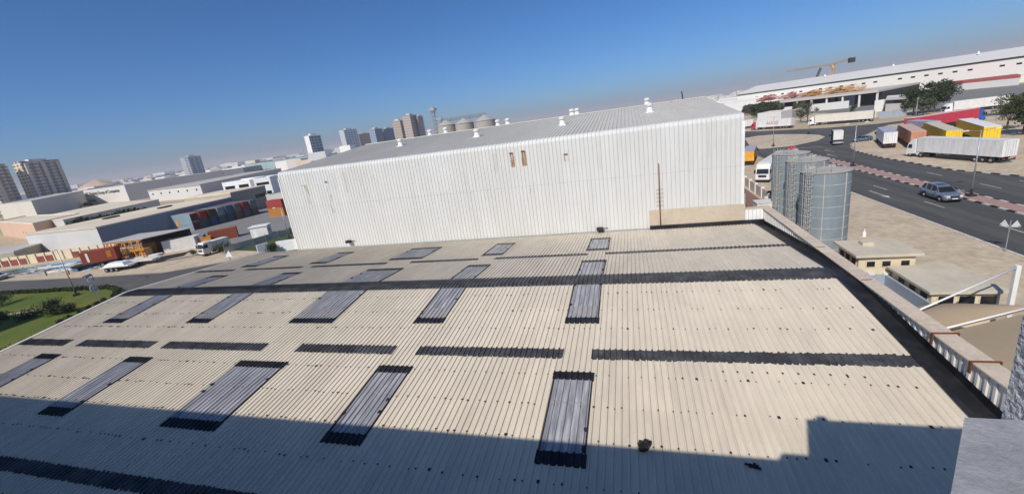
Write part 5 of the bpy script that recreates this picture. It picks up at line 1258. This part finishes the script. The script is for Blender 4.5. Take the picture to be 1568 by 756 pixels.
# blue-grey clad building, white sheds and walls between the lorries and the open shed
block('shed', 'blue-grey clad shed with a dark doorway behind the curtain-sided lorry', 'shed', [(126.14, 313.96, 6.5)[:2],(135.83, 309.77, 6.5)[:2],(138.05, 308.1, 6.5)[:2],(139.36, 336.08, 6.5)[:2]], 6.5, slate, white_hall, .3, (((126.14, 313.96, 6.5)[:2],(131.28, 313.2, 6.5)[:2],1,1,6,3.2,.1,0),))
block('shed', 'pale blue-grey gable shed left of the dark doorway shed', 'shed', [(123.32, 317.32, 6.2)[:2],(127.48, 318.15, 6.2)[:2],((127.48, 318.15, 6.2)[0]+8,(127.48, 318.15, 6.2)[1]+14),((123.32, 317.32, 6.2)[0]+8,(123.32, 317.32, 6.2)[1]+14)], 6.2, slate, white_hall, .3)
block('boundary_building', 'white low building left of the blue-grey sheds', 'building', [(117.67, 330.17, 5.2)[:2],(129.62, 334.41, 5.2)[:2],((129.62, 334.41, 5.2)[0]+8,(129.62, 334.41, 5.2)[1]+14),((117.67, 330.17, 5.2)[0]+8,(117.67, 330.17, 5.2)[1]+14)], 5.2, white_hall, white_hall, .3)
block('building', 'white building with dark strip windows left of the dark trees', 'building', [(116.85, 243.19, 6.0)[:2],(119.11, 232.41, 6.0)[:2],((119.11, 232.41, 6.0)[0]+10,(119.11, 232.41, 6.0)[1]+20),((116.85, 243.19, 6.0)[0]+10,(116.85, 243.19, 6.0)[1]+20)], 6.0, white_hall, white_hall, .3, (((116.85, 243.19, 6.0)[:2],(119.11, 232.41, 6.0)[:2],1,2,6,1.6,3.6,0),))
block('kiosk', 'tall white panel box standing before the far sand strip wall', 'kiosk', [(114.99, 248.67),(119.34, 250.11),((119.34, 250.11)[0]+2,(119.34, 250.11)[1]+2),((114.99, 248.67)[0]+2,(114.99, 248.67)[1]+2)], 5.0, M['white'], M['white'], 0)
block('shed', 'grey roofed low shed right of the lettered lorry', 'shed', [(80.81, 262.79, 4.6)[:2],(90.26, 274.92, 4.6)[:2],((90.26, 274.92, 4.6)[0]+9,(90.26, 274.92, 4.6)[1]+12),((80.81, 262.79, 4.6)[0]+9,(80.81, 262.79, 4.6)[1]+12)], 4.6, taupe, white_hall, 0)
block('building', 'white low house behind the lettered lorry', 'building', [(69.88, 268.88, 5.0)[:2],(78.19, 258.24, 5.0)[:2],((78.19, 258.24, 5.0)[0]+9,(78.19, 258.24, 5.0)[1]+12),((69.88, 268.88, 5.0)[0]+9,(69.88, 268.88, 5.0)[1]+12)], 5.0, white_hall, white_hall, .4)
boundary('boundary_wall', 'pale low boundary wall along the far side of the sand strip', [(101.32, 217.71), (113.74, 221.59)], 2.0, M['plaster'], .3, 6, M['white_dirty'])
boundary('boundary_wall', 'pale green-grey sheet wall beneath the dark trees', [(98.68, 209.53), (108.17, 209.72)], 2.6, M['bluegrey'], None)

# ------------------------------------------------------------------ grain store behind the tall warehouse
gx = [(-75.81, 174.22), (-67.91, 175.3), (-58.65, 176.51)]
for k, ((x, y), pw, ht_, ct) in enumerate(zip(gx, (27,27,30), (21.5, 21.28, 21.15), (23.55, 23.37, 23.47))):
    r_ = pw*.5*190/640*1.02
    t = thing('grain_silo', ['smallest and leftmost beige grain silo beside the lattice tower','middle beige grain silo of the three','rightmost and largest beige grain silo'][k], 'silo', (x,y,0), 0, 'grain silos behind the tall warehouse')
    mb = MB(); mb.cyl((0,0,0),(0,0,ht_),r_,n=28,caps=False); mb.build('shell', stain('grain_silo_steel',(0.40,0.38,0.35),(0.33,0.31,0.28),.6,.3,.6), t, smooth=True)
    mb = MB(); mb.cyl((0,0,ht_),(0,0,ct),r_+.2,.6,28); mb.build('roof', M['silo_top'], t)
g0 = Vector((*gx[0],24.06)); g1 = Vector((*gx[2],23.8+.2))
gl = thing('conveyor', 'inclined steel conveyor gantry running over the grain silo roofs', 'conveyor', (0,0,0))
gp0 = Vector((-78.34, 174.2, 23.89)); gp1 = Vector((-58.25, 177.7, 23.85))
mb = MB(); lattice(mb, gp0, gp1, 1.1, 16, .16); mb.build('gantry', M['steel'], gl)
mb = MB()
for k in range(1,5):
    p = gp0+(gp1-gp0)*k/4.6; mb.beam(p, (p.x,p.y,p.z-3.0), .25)
mb.build('support', M['steel'], gl)
ex, ey = (-80.53, 173.19)
el = thing('elevator_tower', 'thin lattice bucket elevator tower left of the grain silos', 'tower', (ex,ey,0))
eh = 28.31
mb = MB(); lattice(mb, (0,0,0), (0,0,eh), 1.5, 16, .2); mb.build('mast', M['steel'], el)
mb = MB(); mb.box(-1.3,1.3,-1.3,1.3,eh,eh+.9); mb.box(-.5,.5,-.5,.5,eh+.9,eh+1.5); mb.build('head_platform', M['steel'], el)
mb = MB(); mb.box(.8,3.6,-.5,.5,eh-4.2,eh-3.4); mb.build('spout', M['steel'], el)

# ------------------------------------------------------------------ far towers on the skyline
def tower(label, name, L_, Cn, Rr, top, dist, mw, mleft=None, extra=None, dl=14, dr=14, crown=True, bays=0):
    """L_, Cn, Rr: left, corner and right foot points"""
    h = top
    o = Vector((*Cn,0)); t = thing(name, label, 'tower block', (*Cn,0))
    loc = [(p[0]-o.x, p[1]-o.y) for p in (Cn, Rr, (L_[0]+Rr[0]-Cn[0], L_[1]+Rr[1]-Cn[1]), L_)]
    mb = MB(); mb.prism(loc, 0, h)
    mats = [mw, mleft or mw]
    w = mb.build('wall', mats, t)
    cen = Vector((sum(p[0] for p in loc)/4, sum(p[1] for p in loc)/4, 0))
    if mleft:
        for p in w.data.polygons:
            if abs(p.normal.z) < .5:
                c = p.center
                e = (Vector(loc[3]).to_3d()+Vector(loc[0]).to_3d())/2
                if (Vector((c.x,c.y,0))-e).length < 1.0: p.material_index = 1
    for k in range(bays):
        A_, B_ = Vector((*loc[0],0)), Vector((*loc[1],0)); d = B_-A_; nn = Vector((d.y,-d.x,0)).normalized()
        if nn.dot((A_+B_)/2-cen) < 0: nn = -nn
        p, q = A_+d*((k+.12)/bays), A_+d*((k+.62)/bays)
        mb = MB(); mb.prism(ring([(p.x,p.y),(q.x,q.y),(q.x+nn.x*2.6,q.y+nn.y*2.6),(p.x+nn.x*2.6,p.y+nn.y*2.6)]), 0, h-1.2-.9*(k%2)); mb.build('bay', mw, t)
    if crown:
        mb = MB(); k = .45; mb.prism([(cen.x+(x-cen.x)*k, cen.y+(y-cen.y)*k) for x,y in loc], h+.01, h+3.0); mb.build('roof_plant', M['white_dirty'], t)
        mb = MB(); mb.prism([(cen.x+(x-cen.x)*1.02, cen.y+(y-cen.y)*1.02) for x,y in loc], h+.0+.005, h+.9)
        mb.build('roof', mw if not mleft else mleft, t)
    return t
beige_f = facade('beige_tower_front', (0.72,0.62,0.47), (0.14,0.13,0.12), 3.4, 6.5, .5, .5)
beige_s = facade('beige_tower_shade_side', (0.58,0.51,0.43), (0.27,0.25,0.24), 3.4, 3.6, .55, .6)  # darker than the front: shade of the side put into the colour
tower('beige tower block with a bright narrow front and shade-darkened side, second from the left edge', 'tower_block', (-602.4, 281.68), (-586.46, 280.29), (-609.6, 323.25), 47.98, 655, beige_s, beige_f, bays=5)
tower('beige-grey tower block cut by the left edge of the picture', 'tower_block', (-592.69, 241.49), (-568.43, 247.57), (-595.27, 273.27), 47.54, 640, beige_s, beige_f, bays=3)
glassw = facade('white_blue_tower', (0.70,0.72,0.74), (0.20,0.27,0.34), 3.6, 5.0, .55, .6)
whitep = facade('white_panel_tower', (0.78,0.78,0.76), (0.25,0.28,0.30), 3.6, 14.0, .5, .3)
tower('white slab tower with a glassy blue right half standing alone left of the tall warehouse', 'tower_block', (-721.7, 537.72), (-715.28, 546.24), (-723.78, 576.0), 38.99, 900, facade('blue_glass_side',(0.42,0.48,0.55),(0.15,0.2,0.27),3.6,5,.6,.7), whitep)
tower('white tower with a dark glass face just left of the tall warehouse roof', 'tower_block', (-366.35, 423.54), (-359.26, 423.04), (-358.95, 442.78), 36.67, 555, facade('dark_glass_face',(0.35,0.39,0.44),(0.10,0.14,0.19),3.4,4,.7,.85), plain('white_flank',(0.78,0.77,0.75)))
a, b = (-353.77, 407.98), (-339.79, 419.69)
block('podium', 'white podium with a dark opening and red awning under the dark glass tower', 'building', [a, b, (b[0]-6,b[1]+20), (a[0]-6,a[1]+20)], 17.45, M['white'], M['white'], .4, ((a,b,1,1,15,3.4,5.2,0),))
mb = MB(); d_ = Vector((b[0]-a[0],b[1]-a[1],0)); mb.beam((a[0]+d_.x*.2,a[1]+d_.y*.2-.6,4.4),(a[0]+d_.x*.8,a[1]+d_.y*.8-.6,4.4),1.0,1.4)
tag(mb.build('awning', M['red']), 'red awning strip under the dark opening of the white podium', 'awning')
tower('white tower with grey balconies above the roof edge, left of the brown block', 'tower_block', (-431.56, 576.33), (-426.04, 580.42), (-419.0, 603.88), 44.28, 720, glassw, plain('white_flank2',(0.76,0.74,0.73)))
tower('short brown tower block between the white balcony tower and the glass ones', 'tower_block', (-433.44, 624.28), (-431.56, 625.58), (-422.07, 644.02), 36.15, 760, facade('brown_tower',(0.30,0.25,0.22),(0.14,0.13,0.13),3.4,3,.5,.6))
tower('pale blue glass tower right of the brown block', 'tower_block', (-384.68, 584.83), (-377.23, 589.66), (-375.9, 608.22), 39.4, 700, facade('glass_tower_dark',(0.22,0.28,0.33),(0.12,0.16,0.2),3.6,4,.7,.8), facade('glass_tower_pale',(0.42,0.50,0.56),(0.25,0.33,0.4),3.6,4,.7,.8))
tower('dark blue glass tower next to the beige twin towers', 'tower_block', (-380.41, 611.3), (-375.96, 614.05), (-369.22, 635.53), 37.97, 720, facade('glass_tower_blue',(0.17,0.23,0.31),(0.10,0.14,0.2),3.6,4,.7,.8))
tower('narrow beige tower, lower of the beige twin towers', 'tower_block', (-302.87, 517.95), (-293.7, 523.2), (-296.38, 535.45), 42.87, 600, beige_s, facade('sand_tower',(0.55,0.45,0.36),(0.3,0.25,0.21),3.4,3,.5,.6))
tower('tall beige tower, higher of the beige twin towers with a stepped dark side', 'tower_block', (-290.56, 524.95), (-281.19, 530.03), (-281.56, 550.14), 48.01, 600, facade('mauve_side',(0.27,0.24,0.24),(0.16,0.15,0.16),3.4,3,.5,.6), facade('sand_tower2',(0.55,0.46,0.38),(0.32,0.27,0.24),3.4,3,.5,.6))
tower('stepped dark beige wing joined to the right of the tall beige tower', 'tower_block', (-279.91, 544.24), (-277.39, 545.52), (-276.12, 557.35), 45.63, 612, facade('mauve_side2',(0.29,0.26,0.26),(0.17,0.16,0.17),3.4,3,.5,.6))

# ------------------------------------------------------------------ distant town: named bigger roofs, then one mass
mb = MB()
for k in range(26):
    a = k/25*math.pi; r_ = 1
sx, sy = (-1301.56, 745.61)
mnd = MB(); N = 22
for j in range(6):
    rr = 42*(1-(j/5)**1.9); zz = 27*(j/5)
    for i in range(N):
        a = 2*math.pi*i/N; q = 1+.12*math.sin(i*2.1+j); mnd.v.append((sx+rr*q*math.cos(a)*1.2, sy+rr*q*math.sin(a), zz+(random.uniform(-1,1) if 0<j<5 else 0)))
for j in range(5):
    for i in range(N): a, b = j*N+i, j*N+(i+1)%N; mnd.f.append([a,b,b+N,a+N]); mnd.m.append(0)
tag(mnd.build('sand_hill', plain('sand_hill',(0.52,0.38,0.28),.95), smooth=True), kind='structure')
pal = [(0.70,0.69,0.66),(0.62,0.60,0.56),(0.55,0.52,0.47),(0.40,0.40,0.40),(0.28,0.31,0.35),(0.60,0.52,0.42),(0.18,0.20,0.23),(0.74,0.73,0.71),(0.45,0.50,0.55)]
pm = [plain('far_wall_%d' % i, c, .8, .06, .02) for i, c in enumerate(pal)]
mb = MB()
def scatter(n, a0, a1, d0, d1, wmin, wmax, hmin, hmax, light=False):
    for k in range(n):
        az = R(random.uniform(a0, a1)); d = d0*(d1/d0)**random.random()
        x, y = d*math.sin(az), d*math.cos(az)
        w, dp, h = random.uniform(wmin,wmax), random.uniform(wmin,wmax)*.6, random.uniform(hmin,hmax)
        if random.random() < .05: w *= .3; dp *= .4; h *= 1.6
        mb.box(x-w/2,x+w/2,y-dp/2,y+dp/2,0,h, random.choice((0,1,2,5,7,0,7)) if light else random.randrange(9))
scatter(230, -75, -36, 620, 4200, 18, 80, 5, 13)
scatter(260, -40, -5, 500, 4200, 18, 80, 5, 13)
scatter(260, -8, 16, 420, 4500, 20, 90, 5, 12, True)
scatter(150, 14, 42, 640, 4500, 20, 90, 5, 11, True)
scatter(170, -75, 45, 4000, 9000, 60, 200, 12, 34, True)
scatter(260, -72, 30, 900, 3200, 8, 34, 6, 14, True)
for k in range(46):
    az = R(random.uniform(-70,35)); d = random.uniform(700,2600); x, y = d*math.sin(az), d*math.cos(az); h = random.uniform(16,27)
    mb.cyl((x,y,0),(x,y,h),.35,.2,5,3)
tag(mb.build('distant_town', pm), kind='stuff')
mb = MB()
cl = []
for k in range(150):
    az = R(random.uniform(-70,40)); d = 430*(2600/430)**random.random(); x, y = d*math.sin(az), d*math.cos(az)
    for j in range(random.randint(2,6)): cl.append(((x+j*5*random.uniform(.6,1.2),y+random.uniform(-4,4),random.uniform(1.5,3.5)), random.uniform(2.5,4.5)))
leaves(mb, cl, 16, 2.4); tag(mb.build('distant_trees', M['leaf_dark']), kind='stuff')
a, b = (133.79, 502.49), (160.39, 494.65)
mb = MB(); A_, B_ = Vector((*a,0)), Vector((*b,0))
leaves(mb, [((A_+(B_-A_)*u).x, (A_+(B_-A_)*u).y, random.uniform(3,8)) and (((A_+(B_-A_)*u).x, (A_+(B_-A_)*u).y, random.uniform(2,8.5)), 3.2) for u in [i/30 for i in range(31)]], 60, 1.8)
tb = thing('tree_belt', 'clipped dark green belt of trees far behind the open shed slab', 'trees', (0,0,0))
mb.build('crown', M['leaf_dark'], tb)
mb = MB()
for i in range(0,31,3): p = A_+(B_-A_)*i/30; mb.cyl((p.x,p.y,0),(p.x,p.y,4),.3,.2,6)
mb.build('trunk', M['bark'], tb)
for k, (a, b, dep, c, lab) in enumerate((((44.6, 638.4), (97.7, 632.5), 60, 4, 'dark blue-grey flat roof beyond the white ridge near the flue pipe'), ((-43.2, 558.3), (19.7, 559.7), 50, 4, 'long slate flat roof beyond the white ridge, mid picture'), ((-128.6, 503.9), (-82.9, 513.3), 50, 6, 'dark flat roof beyond the white ridge right of the grain silos'), ((102.5, 591.2), (153.8, 580.0), 70, 0, 'white flat-roofed hall beyond the right end of the white ridge'), ((-540.2, 445.2), (-519.9, 468.7), 40, 4, 'slate blue roof left of the pale teal warehouse'), ((115.2, 466.0), (140.7, 458.9), 30, 7, 'long white roof above the row of dark trees'))):
    block('warehouse', 'distant low warehouse, '+lab, 'warehouse', [a, b, (b[0],b[1]+dep), (a[0],a[1]+dep)], 9.0+k*.4, pm[7 if k % 2 else c], pm[c], 0)


# ------------------------------------------------------------------ the air: one box of even haze round the whole scene
mb = MB(); mb.box(-16500, 16500, -2000, 16500, -1.0, 140.0)
hz = mb.build('haze', [])
hm = bpy.data.materials.new('haze_air'); hm.use_nodes = True
hn = hm.node_tree.nodes; hn.remove(hn['Principled BSDF'])
pv = hn.new('ShaderNodeVolumePrincipled'); pv.inputs['Color'].default_value = (0.95, 0.92, 0.93, 1); pv.inputs['Density'].default_value = 0.00018
pv.inputs['Anisotropy'].default_value = 0.0
hm.node_tree.links.new(pv.outputs[0], hn['Material Output'].inputs['Volume'])
hz.data.materials.append(hm); tag(hz, kind='stuff')
